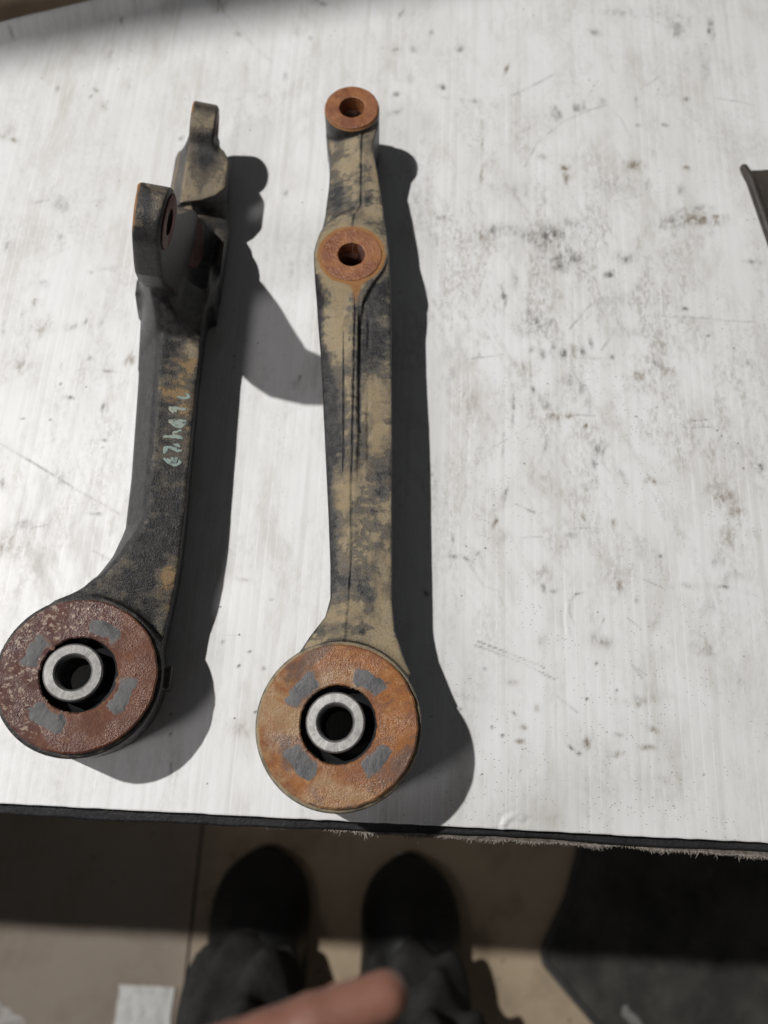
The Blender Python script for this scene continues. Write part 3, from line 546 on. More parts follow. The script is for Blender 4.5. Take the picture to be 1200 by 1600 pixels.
area = .30 + .75 * soft(85, 262, 75, 45) + .65 * soft(110, 205, 80, 55) + .45 * soft(30, 230, 40, 110) + .5 * soft(150, 130, 70, 60) + .35 * soft(70, 120, 45, 50) + .4 * soft(-160, 120, 45, 60) + .3 * soft(-190, 220, 40, 70) + .35 * soft(120, 330, 90, 60)
sA = fbm2(GX / 13. + (fbm2(GX / 30, GY / 30, 13) - .5) * 3, GY / 40., 101, 5); sB = fbm2(GX / 3., GY / 9., 111, 4); sC = fbm2((GX + GY * .55) / 5., (GY - GX * .55) / 45., 121, 3)
SMEAR = np.clip(area * (smoothstep(.42, .66, sA) * (.35 + .65 * smoothstep(.36, .62, sB)) + .45 * smoothstep(.58, .74, sC)), 0, 1)
DIRT = smoothstep(-40, 60, GX) * (.35 + .65 * fbm2(GX / 60., GY / 60., 51, 3))
V = np.stack([GX.ravel(), GY.ravel(), GZ.ravel()], 1)
idx = np.arange(nx * ny).reshape(nx, ny)
F = np.stack([idx[:-1, :-1].ravel(), idx[1:, :-1].ravel(), idx[1:, 1:].ravel(), idx[:-1, 1:].ravel()], 1)
# under face and rim, 4 mm thick
bd = np.concatenate([idx[:, 0], idx[-1, 1:], idx[-2::-1, -1], idx[0, -2:0:-1]])
lowv = V[bd].copy(); lowv[:, 2] -= 4.0; nb = len(bd); lo_i = len(V) + np.arange(nb)
rim = np.stack([bd, lo_i, np.roll(lo_i, -1), np.roll(bd, -1)], 1)
V = np.concatenate([V, lowv]); F = np.concatenate([F, rim])
z0 = np.zeros(nb)
sheet = mesh_obj('corrugated_plastic_sheet', V, F, M_sheet, None, True,
                 attrs={'grey': np.concatenate([GREY.ravel(), z0]), 'brown': np.concatenate([BROWN.ravel(), z0]), 'dirt': np.concatenate([DIRT.ravel(), z0]), 'smear': np.concatenate([SMEAR.ravel(), z0])})
tag(sheet, 'grubby white fluted plastic sheet covering the workbench top', 'plastic sheet')

# ------------------------------------------------------------------ control arms
def blobs(V, B):
    a = 1.5 * (fbm2(V[:, 0] / 6., V[:, 1] / 2.2, 301, 4) - .5) + 1.0 * (fbm2(V[:, 0] / 2.4, V[:, 1] / 2., 305, 3) - .5)
    V = V + 5. * (np.stack([fbm2(V[:, 0] / 5., V[:, 1] / 5., 311, 3), fbm2(V[:, 0] / 5., V[:, 1] / 5., 317, 3), 0 * V[:, 0] + .5], 1) - .5)
    for cx_, cy_, rx, ry, s_ in B:
        a += s_ * np.exp(-((V[:, 0] - cx_) / rx) ** 2 - ((V[:, 1] - cy_) / ry) ** 2)
    return a

def bushing(arm, cx_, cy_, ztop, zbot, plate_m, sleeve_off, angs, rplate=31., zs=2.4, seed=3):
    """rusty end plate > scuffed rubber lugs, rubber web, steel sleeve"""
    pl_prof = [(15.0, ztop - 2.2), (15.0, ztop - .5), (15.5, ztop), (rplate - .7, ztop), (rplate, ztop - .6), (rplate, ztop - 2.2)]
    def put(o): o.location = (cx_ * S, cy_ * S, 0); return o
    v, f = lathe(pl_prof, 180, .10, seed); plate = put(mesh_obj('bushing_plate', v, f, plate_m, arm, False))
    r_ = np.random.default_rng(seed)
    for a in angs:
        a = math.radians(a); n = 26; half = math.radians(25 + r_.uniform(-3, 4))
        th = np.linspace(-half, half, n); ri = 15.8 + r_.uniform(-.3, .5); ro = 24.2 + r_.uniform(-.8, .8)
        V = []; rows = 7
        for k in range(rows):
            q = k / (rows - 1); rr = ri + (ro - ri) * q
            sh = 1 - .16 * abs(2 * q - 1) ** 3
            hh = .22 * (1 - abs(2 * q - 1) ** 4)
            edge = 1 - np.abs(th / half) ** 6
            rj = rr + (2.2 * (vnoise2(th * 5 + a * 9, th * 0 + k * .3, seed) - .5) + 1.2 * (vnoise2(th * 16 + a * 5, th * 0 + k * .2, seed + 5) - .5)) * abs(2 * q - 1)
            V.append(np.stack([rj * np.cos(a + th * sh), rj * np.sin(a + th * sh), ztop - .25 + (hh + .15) * edge + .15 * (vnoise2(th * 20, th * 0 + k, seed + 2) - .5)], 1))
        V = np.concatenate(V); F = [(k * n + j, k * n + j + 1, (k + 1) * n + j + 1, (k + 1) * n + j) for k in range(rows - 1) for j in range(n - 1)]
        F = [q[::-1] for q in F]
        ed = np.concatenate([np.maximum(abs(2 * k / (rows - 1) - 1), np.abs(th / half)) for k in range(rows)])
        mesh_obj('rubber_lug', V, F, M_lug, plate, attrs={'edge': ed})
    v, f = lathe([(9., zbot + 4), (9., ztop - 13), (11.2, ztop - 11), (14.6, ztop - 9.5), (15.2, ztop - 3), (27.5, ztop - 2.4), (27.5, zbot + 4)], 72, .1, seed)
    wb = mesh_obj('rubber_web', v, f, M_rubber, arm); wb.location = ((cx_ + sleeve_off[0] * .75) * S, (cy_ + sleeve_off[1] * .75) * S, 0)
    ro, ri = 11.3, 7.0
    z1 = ztop + zs
    v, f = lathe([(ri, zbot + .6), (ri, z1 - .7), (ri + .6, z1), (ro - .5, z1), (ro, z1 - .5), (ro, zbot + .6)], 96, .03, seed)
    sl = mesh_obj('steel_sleeve', v, f, M_steel, arm, False); sl.location = ((cx_ + sleeve_off[0]) * S, (cy_ + sleeve_off[1]) * S, 0)
    v, f = lathe([(ro + .04, zbot + 4), (ro + .04, z1 - .55), (ro + .3, z1 - .9), (ro + .3, zbot + 4)], 64, 0, seed); mesh_obj('rubber_skin', v, f, M_rubber, sl, True)
    v, f = lathe([(ri - .05, zbot + .7), (ri - .05, z1 - 1.1), (ri - .25, z1 - 1.1), (ri - .25, zbot + .7)], 64, 0, seed)
    bl = mesh_obj('bore_shade_liner', v, f, M_bore_shade, sl, True)  # dark liner standing in for shade on the bore wall
    return plate

def ring_face(arm, c, r0, r1, z0, z1, mat, axis='z', seed=2, name='machined_face'):
    v, f = lathe([(r0, z0), (r0, z1 - .15), (r0 + .5, z1), (r1 - .4, z1), (r1, z1 - .2), (r1, z0)], 96, .07, seed)
    if axis == 'x': v = v[:, [2, 0, 1]]
    o = mesh_obj(name, v + np.array(c), f, mat, arm, False); return o

# ---------------- right arm: lies flat, both bosses upright
RX, RY = -15.9, 11.9
armR = empty('control_arm', (RX, RY, 0))
tag(armR, 'dusty tan control arm with orange rusted bushing and two upright bolt bosses', 'control arm', 'suspension arms on the white sheet')
g = Grid((-53, -25, -1.6), (22, 343, 47.5), .6)
Lp = [(-43.6, 318), (-42.6, 309), (-40.6, 301), (-39.8, 284.3), (-40.7, 264.4), (-41.8, 247.1), (-43.3, 233.8), (-41.8, 219.3), (-40.1, 205), (-37, 184.3), (-31.5, 138.5), (-27.2, 102.1), (-24.7, 79), (-23.6, 64), (-25.2, 56), (-31.2, 47.5), (-38., 36.)]
Rp = [(12, 33), (8.6, 40.3), (4.6, 51.3), (3., 64.2), (2.3, 80.1), (1.2, 103.2), (-.4, 139.7), (-2.8, 185.5), (-3.8, 206.3), (-4.9, 220.6), (-6.3, 235.1), (-8.2, 248.1), (-10.8, 265.3), (-14.4, 284.8), (-18.0, 301.7), (-16.6, 311), (-15.8, 318)]
yv = g.y; xv = g.x
xr = np.interp(g.ax[1], [40, 50, 79, 114, 205, 250, 257, 264, 300], [-15.6, -15.6, -15.3, -17.4, -21.2, -25.2, -24.8, -21.8, -23.6])[None, :, None]
dl = xr - xv
zt = 35.6 - np.where(dl > 0, .33 * dl + .012 * dl * dl, -.07 * dl * -1 * -1 * -1)
zt = np.where(dl > 0, 35.6 - .33 * dl - .01 * dl * dl, 35.3 + .06 * dl)
zt = zt + 5.0 * smoothstep(66, 38, yv) - .6 * smoothstep(286, 304, yv)
brkR = (.45 + .55 * smoothstep(.30, .6, fbm2(g.ax[1] / 16., g.ax[1] * 0, 66)))[None, :, None] * (1 - .5 * smoothstep(125, 100, yv)); zt = zt - .85 * brkR * np.exp(-(dl / .6) ** 2) + .4 * np.exp(-((dl - 1.1) / .8) ** 2)                                             # parting line
rib = smoothstep(112, 128, yv) * smoothstep(207, 196, yv)
xA = np.interp(g.ax[1], [110, 132, 190, 210], [-21.8, -22.6, -26.4, -27.5])[None, :, None]
xC = np.interp(g.ax[1], [140, 148, 205, 215], [-15.6, -16, -19.4, -20.2])[None, :, None]
xD = np.interp(g.ax[1], [120, 151, 202], [-10.2, -12.1, -14.4])[None, :, None]
zt = zt + rib * (1.1 * smoothstep(-.8, .8, xv - xA) * smoothstep(.8, -.8, xv - xC) - .6 * np.exp(-((xv - xA) / .8) ** 2))
zt = zt - .7 * smoothstep(140, 150, yv) * smoothstep(216, 206, yv) * np.exp(-((xv - xC) / .85) ** 2)
zt = zt - .7 * np.exp(-((xv - xD) / .7) ** 2) * (smoothstep(182, 186, yv) * smoothstep(203, 199, yv) + smoothstep(122, 130, yv) * smoothstep(160, 152, yv))
step_x = np.interp(g.ax[1], [150, 196, 208, 216, 225, 236, 240], [-16, -18.8, -17.8, -14.2, -9.4, -6.4, -5.5])[None, :, None]
rb_ = np.hypot(xv + 24.4, yv - 233); zt = zt + (37.4 - zt) * smoothstep(30, 17.5, rb_)
zt = zt - 1.7 * smoothstep(-.6, 1.0, xv - step_x) * smoothstep(150, 200, yv) * smoothstep(244, 234, yv)
zt = zt + .5 * (fbm2(np.broadcast_to(xv, zt.shape) / 9., np.broadcast_to(yv, zt.shape) / 16., 61) - .5)
zbm = np.interp(g.ax[1], [30, 70, 200, 300], [8, 9, 6, 3])[None, :, None]
bar = smax(smax(poly2(g.x[:, :, 0], g.y[:, :, 0], Lp + Rp)[:, :, None], g.z - zt, 1.5), zbm - g.z, 4)
eye = cyl(g, 2, (RX, RY), 32.8, 1.2, 43.6, 1.6)
d = smin(bar, eye, 3.5)
mid = cyl(g, 2, (-24.4, 233.0), 17.2, 2., 37.6, 1.2)
d = smin(d, mid, 1.6)
end = cyl(g, 2, (-29.9, 322.6), 14.4, 2., 37.9, .9)
d = smin(d, end, 2.2)
d = np.minimum(d, cyl(g, 2, (-30.3, 336.6), 1.5, 8, 37.2, .5))                        # flash nub
d = smax(d, -cyl(g, 2, (RX, RY), 27.6, -9, 60, .2), .4)
d = smax(d, -cyl(g, 2, (-24.8, 232.7), 6.9, -9, 60, .2), .4)
d = smax(d, -cyl(g, 2, (-30., 323.1), 6.9, -9, 60, .2), .4)
V, F = surface(g, d)
dust = blobs(V, RDUST) + .55 * smoothstep(30, 34, V[:, 2]) - .9 * smoothstep(33, 27, V[:, 2]) * (V[:, 0] > -30)
xl_ = np.interp(V[:, 1], [40, 50, 79, 114, 205, 250, 257, 264, 300], [-15.6, -15.6, -15.3, -17.4, -21.2, -25.2, -24.8, -21.8, -23.6])
dust -= .9 * (1 - .6 * smoothstep(125, 100, V[:, 1])) * np.exp(-((V[:, 0] - xl_) / .5) ** 2) * (V[:, 2] > 30)  # dust thinned along the parting line, painting its crease darker and deeper
dust -= .7 * np.exp(-((V[:, 0] - np.interp(V[:, 1], [140, 148, 205, 215], [-15.6, -16, -19.4, -20.2])) / .9) ** 2) * (V[:, 1] > 140) * (V[:, 1] < 216)  # same painted crease shade along the second groove
dust += .35 * smoothstep(240, 300, V[:, 1]) + .3 * smoothstep(80, 50, V[:, 1]) - .4 * smoothstep(-36, -46, V[:, 0]) * 0
xe_ = np.interp(V[:, 1], [64, 79, 102, 138, 184, 205, 222], [-23.6, -24.7, -27.2, -31.5, -37, -40.1, -42]); dust -= .9 * smoothstep(4.5, .8, V[:, 0] - xe_) * (V[:, 1] > 66) * (V[:, 1] < 222) * (.4 + 1.1 * fbm2(V[:, 1] / 14., V[:, 1] * 0, 331))
r1 = np.hypot(V[:, 0] + 24.6, V[:, 1] - 232.7); r2 = np.hypot(V[:, 0] + 29.9, V[:, 1] - 322.6); r3 = np.hypot(V[:, 0] - RX, V[:, 1] - RY)
dust += .9 * np.exp(-((r1 - 17) / 2.5) ** 2) + .4 * np.exp(-((r3 - 35) / 3.5) ** 2) * (V[:, 2] > 34)
rust = .8 * np.exp(-((r1 - 15) / 2.) ** 2) * (V[:, 2] > 36) + .75 * np.exp(-((r2 - 14) / 1.) ** 2) * (V[:, 2] > 36.5)
rust += .62 * np.exp(-((V[:, 0] + 21) / 3.2) ** 2 - ((V[:, 1] - 212) / 8) ** 2) + .12 * np.exp(-((r1 - 18) / 3) ** 2) * (V[:, 2] > 35)
o = mesh_obj('forged_body', V - np.array([RX, RY, 0]), F, M_castR, armR, True, attrs={'dust': dust, 'rust': rust, 'clay': np.clip(dust - .8, 0, 1) * .8})
ring_face(armR, (-24.6 - RX, 232.7 - RY, 0), 6.7, 14.7, 30, 38.4, M_rustRing, seed=4)
ring_face(armR, (-29.9 - RX, 322.8 - RY, 0), 6.7, 13.9, 30, 38.6, M_rustRing, seed=5)
for c in ((-24.8, 232.7), (-30., 323.1)):
    v, f = lathe([(6.75, 3), (6.75, 37.4), (7.3, 37.4), (7.3, 3)], 48, .03, 6)
    mesh_obj('bolt_bore', v + np.array([c[0] - RX, c[1] - RY, 0]), f, M_dark_bore, armR)
bushing(armR, 0, 0, 46., 0., M_rustR, (-1.1, .6), (56, 141, 228, 320), seed=3)

# ---------------- left arm: rolled on its side, bosses lying across, tall fork lug
armL = empty('control_arm', LO, LM)
tag(armL, 'dark oily control arm with maroon rusted bushing, tall upright fork lug and pale paint numbers', 'control arm', 'suspension arms on the white sheet')
g = Grid((-35, -35, -19.6), (40.5, 302, 98), .85)
Lp = [(-7, 205), (-6.1, 194.5), (-3.1, 184.6), (1, 142), (5.1, 92.5), (5.9, 67.5), (3.8, 53), (0, 44.7), (-4.5, 36.5), (-14, 29.)]
Rp = [(30, 8), (32.4, 37.4), (33.2, 52), (32.8, 74), (31, 117.4), (29.3, 164), (29.2, 182), (29.6, 205)]
xr = np.interp(g.ax[1], [30, 36, 43, 51, 64, 69, 102, 142, 176, 184, 200], [-17, -6, 3, 8, 14.2, 16, 14.2, 11.6, 8.8, 4.1, 2])[None, :, None]
dl = xr - g.x
zt = np.where(dl > 0, 15.5 - 1.85 * dl, 15.5 + .13 * dl) - 1.2 * np.exp(-(dl / .9) ** 2)
zt = zt + .45 * (fbm2(np.broadcast_to(g.x, zt.shape) / 9., np.broadcast_to(g.y, zt.shape) / 14., 71) - .5)
bar = smax(smax(poly2(g.x[:, :, 0], g.y[:, :, 0], Lp + Rp)[:, :, None], g.z - zt, 1.6), -13.5 - g.z, 3)
d = smin(bar, cyl(g, 2, (0, 0), 32.6, -18, 15.6, 1.6), 3)
tabP = [(184, 2), (178, 20), (171, 36), (164, 50), (160, 62), (160, 82)] + [(173 + 13 * math.cos(t), 82 + 13 * math.sin(t)) for t in np.linspace(math.pi, 0, 15)][1:-1] + [(186, 80), (188, 68), (198, 56), (209, 44), (219, 32), (228, 18), (233, 2)]
yA = g.ax[1]
zrid = np.clip(12 + (yA - 157) * 1.45, 12, 46)[None, :, None]
xrid = np.interp(yA, [150, 157, 165, 178, 185, 195], [11.2, 10.3, 8.3, 3.6, -.5, -3])[None, :, None]
xbot = np.interp(yA, [142, 184, 200], [1.2, -2.8, -6])[None, :, None]
xw0 = np.interp(g.ax[2], [0, 40, 70, 96], [-3., 2.3, 2.8, 4.2])[None, None, :]
xl = np.where(g.z < zrid, xbot + (xrid - xbot) * np.clip((g.z + 5) / (zrid + 5), 0, 1), np.minimum(xrid, xw0))
xl = np.where(yA[None, :, None] > 186, np.minimum(xl, xw0), xl)
tab = smax(poly2(g.y[0], g.z[0], tabP)[None], np.maximum(xw0 - g.x, g.x - (17.8 - .12 * np.clip(188 - g.y, -20, 40))), 1.6)
tab = smax(tab, (xl - g.x) * .85, 1.2)
d = smin(d, tab, 2.2)
shP = [(-6, 12), (-6, 46), (2, 44), (6.7, 40), (12, 30.5), (19, 21), (26, 14.5), (29.4, 11), (29.4, -13), (-6, -13)]
sh = smax(smax(poly2(g.x[:, 0], g.z[0], shP)[:, None, :], np.maximum(g.y - 188.5, 150 - g.y), 1.6), (g.z - 15.2 - (g.y - 160) * 1.45) / 1.76, 2.5)
sh = smax(sh, (xl - g.x) * .85, 1.2)
d = smin(d, sh, 2.0)
baseP = [(-5, 182), (29.5, 182), (33, 200), (34.4, 216), (34, 236), (30.2, 262), (30, 276), (3, 280), (2, 250), (0, 230), (-5, 205)]
b0 = smax(smax(poly2(g.x[:, :, 0], g.y[:, :, 0], baseP)[:, :, None], g.z - 11 * smoothstep(213, 240, g.y) * smoothstep(23, 15, g.x) * smoothstep(5.5, 10.5, g.x) - 11 * smoothstep(212, 189, g.y) - 1.6 * (fbm2(np.broadcast_to(g.x, zt.shape) / 4., np.broadcast_to(g.y, zt.shape) / 30., 75) - .5), 2.5), -15 - g.z, 3)
d = smin(d, b0, 3)
fillP = [(-2, 34), (8, 31), (13, 26), (19, 17.5), (26, 10.5), (33, 6), (34.2, -14), (-2, -14)]
fl_ = smax(smax(poly2(g.x[:, 0], g.z[0], fillP)[:, None, :] - 1.0 * (fbm2(np.broadcast_to(g.x, zt.shape) / 3., np.broadcast_to(g.y, zt.shape) / 25., 77) - .5), np.maximum(g.y - 240, 184 - g.y), 2), (.62 * (g.y - 214) + .78 * (g.z - 24)), 4)
d = smin(d, fl_, 2.5)
hexP = [(1, 280), (10, 277), (20.6, 279), (28, 274), (31.4, 268), (31.4, 251), (27, 245), (20.5, 240.5), (9, 236), (1, 238)]
zth = np.where(g.x < 9.8, 13.5 - 2.2 * (9.8 - g.x), 13.5 - .04 * (g.x - 9.8)) - .5 * np.exp(-((g.x - 9.5) / .8) ** 2)
hx = smax(smax(poly2(g.x[:, :, 0], g.y[:, :, 0], hexP)[:, :, None], g.z - zth, 1.6), -17 - g.z, 2)
d = smin(d, hx, 2)
lump = smax(cyl(g, 0, (217, -8), 20, 24, 34.2, 1.2), (-.62 * (g.x - 20.5) + .78 * (g.z - 2.)), .8)
d = smin(d, lump, 1.)
d = smin(d, cyl(g, 0, (286, 10), 13.6, 9.6, 22.3, 1.1), 5.)
neck = smax(smax(np.maximum(9.6 - g.x, g.x - 24) + 0 * g.y, np.maximum(268 - g.y, g.y - 290), 2), np.maximum(-14 - g.z, g.z - 3), 2)
d = smin(d, neck, 2.5)
slot = smax(np.maximum(np.abs(g.x - 33.2) - 2.4, np.abs(g.y - 2) - 5) + 0 * g.z, np.abs(g.z - 1) - 7, 1.5)
d = smin(d, slot, 1.2)
d = smax(d, -cyl(g, 2, (0, 0), 27.6, -30, 60, .2), .4)
d = smax(d, -cyl(g, 0, (173, 82), 5.4, -30, 40, .2), .4)
d = smax(d, -cyl(g, 0, (286, 10), 5.6, 0, 40, .2), .4)
V, F = surface(g, d)
dust = blobs(V, LDUST) * (V[:, 1] < 190) * (V[:, 2] > 8)
rimz = smoothstep(26, 60, V[:, 2]) * (V[:, 1] < 215)
dust += 1.15 * smoothstep(40, 50, V[:, 2] + 6 * (fbm2(V[:, 0] / 4, V[:, 1] / 4, 91) - .5)) * smoothstep(14.5, 11., V[:, 0] - .2 * (V[:, 1] - 160) + 3 * (fbm2(V[:, 2] / 4, V[:, 1] / 4, 93) - .5))
fy = smoothstep(222, 236, V[:, 1] + 8 * smoothstep(18, 26, V[:, 0]) * -1)
dust += fy * (1.0 - 1.5 * np.exp(-((V[:, 0] - 20) / 8) ** 2 - ((V[:, 1] - 268) / 9) ** 2) - .9 * np.exp(-((V[:, 1] - 289) / 4) ** 2 - ((V[:, 2] - 22) / 5) ** 2))
xl_ = np.interp(V[:, 1], [30, 36, 43, 51, 64, 69, 102, 142, 176, 184, 200], [-17, -6, 3, 8, 14.2, 16, 14.2, 11.6, 8.8, 4.1, 2]); dust -= 1.2 * np.exp(-((V[:, 0] - xl_) / .9) ** 2) * (V[:, 1] < 190); dust -= 1.0 * smoothstep(.2, -1.2, V[:, 0] - xl_) * (V[:, 1] < 185) * (V[:, 1] > 45) * (V[:, 2] < 40)  # ridge groove shade painted by thinning dust; left face is bare steel
dust -= .6 * smoothstep(6, -4, V[:, 2]) * (V[:, 0] > 24)
dust -= .5 * np.exp(-((V[:, 1] - 172) / 10) ** 2 - ((V[:, 2] - 96) / 3) ** 2)
rust = .75 * np.exp(-((V[:, 0] - 4.6) / 1.3) ** 2) * smoothstep(80, 93, V[:, 2]) + .8 * np.exp(-((V[:, 0] - 9.8) / 1.2) ** 2) * (np.hypot(V[:, 1] - 286, V[:, 2] - 10) > 12.4) * (V[:, 1] > 284)
clay = smoothstep(.2, .9, dust) * (V[:, 1] < 150) + .25 * (V[:, 1] > 150)
rust += .35 * np.exp(-((V[:, 0] - 30) / 6) ** 2 - ((V[:, 1] - 45) / 14) ** 2) + .5 * np.exp(-((V[:, 0] - 17.4) / 1.) ** 2) * (V[:, 2] > 78)
mesh_obj('forged_body', V, F, M_castL, armL, True, attrs={'dust': dust, 'rust': rust, 'clay': clay})
rf = ring_face(armL, (0, 0, 0), 5.2, 10.9, 0, .6, M_redface, 'x', 7); rf.location = (.01615, .173, .082); rf.rotation_euler = (0, 0, -math.atan(.12))
ring_face(armL, (22.1, 286, 10), 5.4, 12.4, 0, .5, M_redface, 'x', 8)
# half-moon machined seat on the low side of the fork
v, f = lathe([(1.5, 0), (1.5, .5), (14.2, .5), (14.4, 0)], 60, .1, 9, math.radians(-20), math.radians(200))
ax = np.array([.77, 0, .64]); e1 = np.array([0, -1., 0]); e2 = np.array([.64, 0, -.77])
W = v[:, 0:1] * e1 + v[:, 1:2] * e2 * .5 + v[:, 2:3] * ax + np.array([19.6, 211, 18.2])
mesh_obj('machined_face', W, f, M_redface, armL, False)
bushing(armL, 0, 0, 18., -18., M_rustL, (-2.0, .6), (68, 156, 242, 339), 30.6, zs=2.4, seed=12)
def ztopL(x, y):
    xr_ = np.interp(y, [69, 102, 142, 176], [16, 14.2, 11.6, 8.8]); return 15.5 + .13 * (xr_ - x) + .1
for gset in GLYPHS:
    v, f = merge([ribbon(st, .68, ztopL, .10) for st in gset])
    mesh_obj('paint_stroke', v, f, M_paint, armL, True)

# ------------------------------------------------------------------ dark trim piece at the right edge
tr = empty('plastic_trim', (200, 300, 0)); tag(tr, 'dark scuffed trim piece with rolled edge at the right of the sheet', 'trim piece')
P = [(-8.2, 25.2), (-5., 26.5), (30, 28.5), (70, 30), (70, -60), (26, -58), (8, -36), (.8, -21.7)]
def prism(P, z0, z1, dome=0.):
    n = len(P); V = [(x, y, z0) for x, y in P] + [(x, y, z1) for x, y in P]
    return np.array(V, float), [tuple(range(n))[::-1], tuple(range(n, 2 * n))] + [(i, (i + 1) % n, n + (i + 1) % n, n + i) for i in range(n)]
gq = Grid((-14, -66, -.5), (76, 36, 11), .8)
pd = poly2(gq.x[:, :, 0], gq.y[:, :, 0], P)[:, :, None]
dd = smax(smax(pd, np.abs(gq.z - (3.2 + .035 * gq.x + .5 * np.sin(gq.y / 5 + gq.x / 9))) - 1.3, 1.), -gq.z + .1, .5)
V, F = surface(gq, dd); mesh_obj('trim_panel', V, F, M_trim, tr)
gq = Grid((-14, -66, -.5), (30, 36, 12), .6)
dd = np.minimum(capsule(gq, (-9.2, 27.8, 3.2), (-7, 20.5, 4.2), 2.2, 2.5), capsule(gq, (-7, 20.5, 4.2), (1., -22, 4.4), 2.5, 2.6))
dd = np.minimum(dd, capsule(gq, (1., -22, 4.4), (22, -58, 4.4), 2.6, 2.6))
V, F = surface(gq, dd); mesh_obj('rolled_edge', V, F, M_trim, tr)

# ------------------------------------------------------------------ things on the floor
# rubber mat with raised rim
mt = empty('rubber_mat', (420 * KF, -120 * KF, ZF)); mt.scale = (KF, KF, 1); tag(mt, 'black rubber mat with raised rim lying on the floor under the bench', 'floor mat')
PM = [(237 - 420, 60), (238 - 420, 31), (222 - 420, -20), (196 - 420, -70), (193.5 - 420, -80), (196 - 420, -92), (250 - 420, -147), (330 - 420, -226), (520 - 420, -250), (640 - 420, -180), (660 - 420, 60)]
gq = Grid((-236, -262, -1.), (250, 70, 14), 2.6)
pd = poly2(gq.x[:, :, 0], gq.y[:, :, 0], PM)[:, :, None]
nz = 2.2 * (fbm2(np.broadcast_to(gq.x[:, :, 0], pd.shape[:2]) / 40, np.broadcast_to(gq.y[:, :, 0], pd.shape[:2]) / 40, 81) - .5)[:, :, None]
pan = smax(pd + 6, gq.z - 4.2 - nz, 1.5)
V, F = surface(gq, pan + 0 * gq.z); mesh_obj('mat_surface', V, F, M_mat, mt)
rimd = smax(np.abs(pd + 4.0) - 4.0 + 0 * gq.z, gq.z - 9, 3)
V, F = surface(gq, rimd); mesh_obj('raised_rim', V, F, M_rim, mt)
zz = [((283 - 420), -131), ((290 - 420), -136), ((297 - 420), -141.5), ((296 - 420), -147), ((305 - 420), -150), ((315 - 420), -158)]
v, f = ribbon(zz, 5.5, lambda x, y: 0 * x + 5.4, .5); v2, f2 = ribbon([(-137, -131), (-131, -127)], 3, lambda x, y: 0 * x + 5.4, .5)
V_, F_ = merge([(v, f), (v2, f2)]); mesh_obj('pale_scuff', V_, F_, M_scuff, mt)

# crumpled paper
n = 26; px_ = np.linspace(-35, 31, n); py_ = np.linspace(-110, 0, 40); PX, PY = np.meshgrid(px_, py_, indexing='ij')
PZ = 2.5 + 7 * np.abs(fbm2(PX / 16 + PY / 40, PY / 22, 5, 3) - .5) * 2 + 2.5 * np.abs(fbm2(PX / 7, PY / 9, 15, 2) - .5)
V = np.stack([PX.ravel() + 2 * (vnoise2(PY / 11, PX / 30, 3).ravel() - .5), PY.ravel(), PZ.ravel()], 1); id2 = np.arange(n * 40).reshape(n, 40)
F = np.stack([id2[:-1, :-1].ravel(), id2[1:, :-1].ravel(), id2[1:, 1:].ravel(), id2[:-1, 1:].ravel()], 1)
V2 = V.copy(); V2[:, 2] -= .5
pap = mesh_obj('paper', np.concatenate([V, V2]), np.concatenate([F, F[:, ::-1] + len(V)]), M_paper)
pap.location = (-.241 * KF, -.252 * KF, ZF * S); tag(pap, 'creased white paper lying on the floor left of the boots', 'paper')
# spilled white dust
gq = Grid((-100, -70, -2), (60, 50, 8), 2.)
xx, yy = np.broadcast_arrays(gq.x[:, :, 0], gq.y[:, :, 0])
hh = 3.4 * smoothstep(1.0, .2, np.hypot((xx + 22) / 62, (yy + 18) / 40) + 1.1 * (fbm2(xx / 22, yy / 18, 44, 4) - .5)) - 1.
V, F = surface(gq, np.maximum(gq.z - hh[:, :, None] - .5 * (fbm2(xx / 5, yy / 5, 45)[:, :, None] - .5), -1.5 - gq.z))
sp = mesh_obj('dust_spill', V, F, M_plaster); sp.location = (-.392 * KF, -.292 * KF, ZF * S); tag(sp, kind='stuff', label='white powdery spill on the floor at the lower left corner')
v, f = box((-7, -1.6, .2), (7, 1.6, 1.6)); v[4:, 1] *= .5; v[[1, 2, 5, 6], 1] += 3
ch = mesh_obj('wood_chip', v, f, M_paper, None, False); ch.location = (.032 * KF, -.105 * KF, ZF * S); ch.rotation_euler = (0, 0, -.3); tag(ch, 'small pale chip on the floor between the boots and the bench', 'chip')

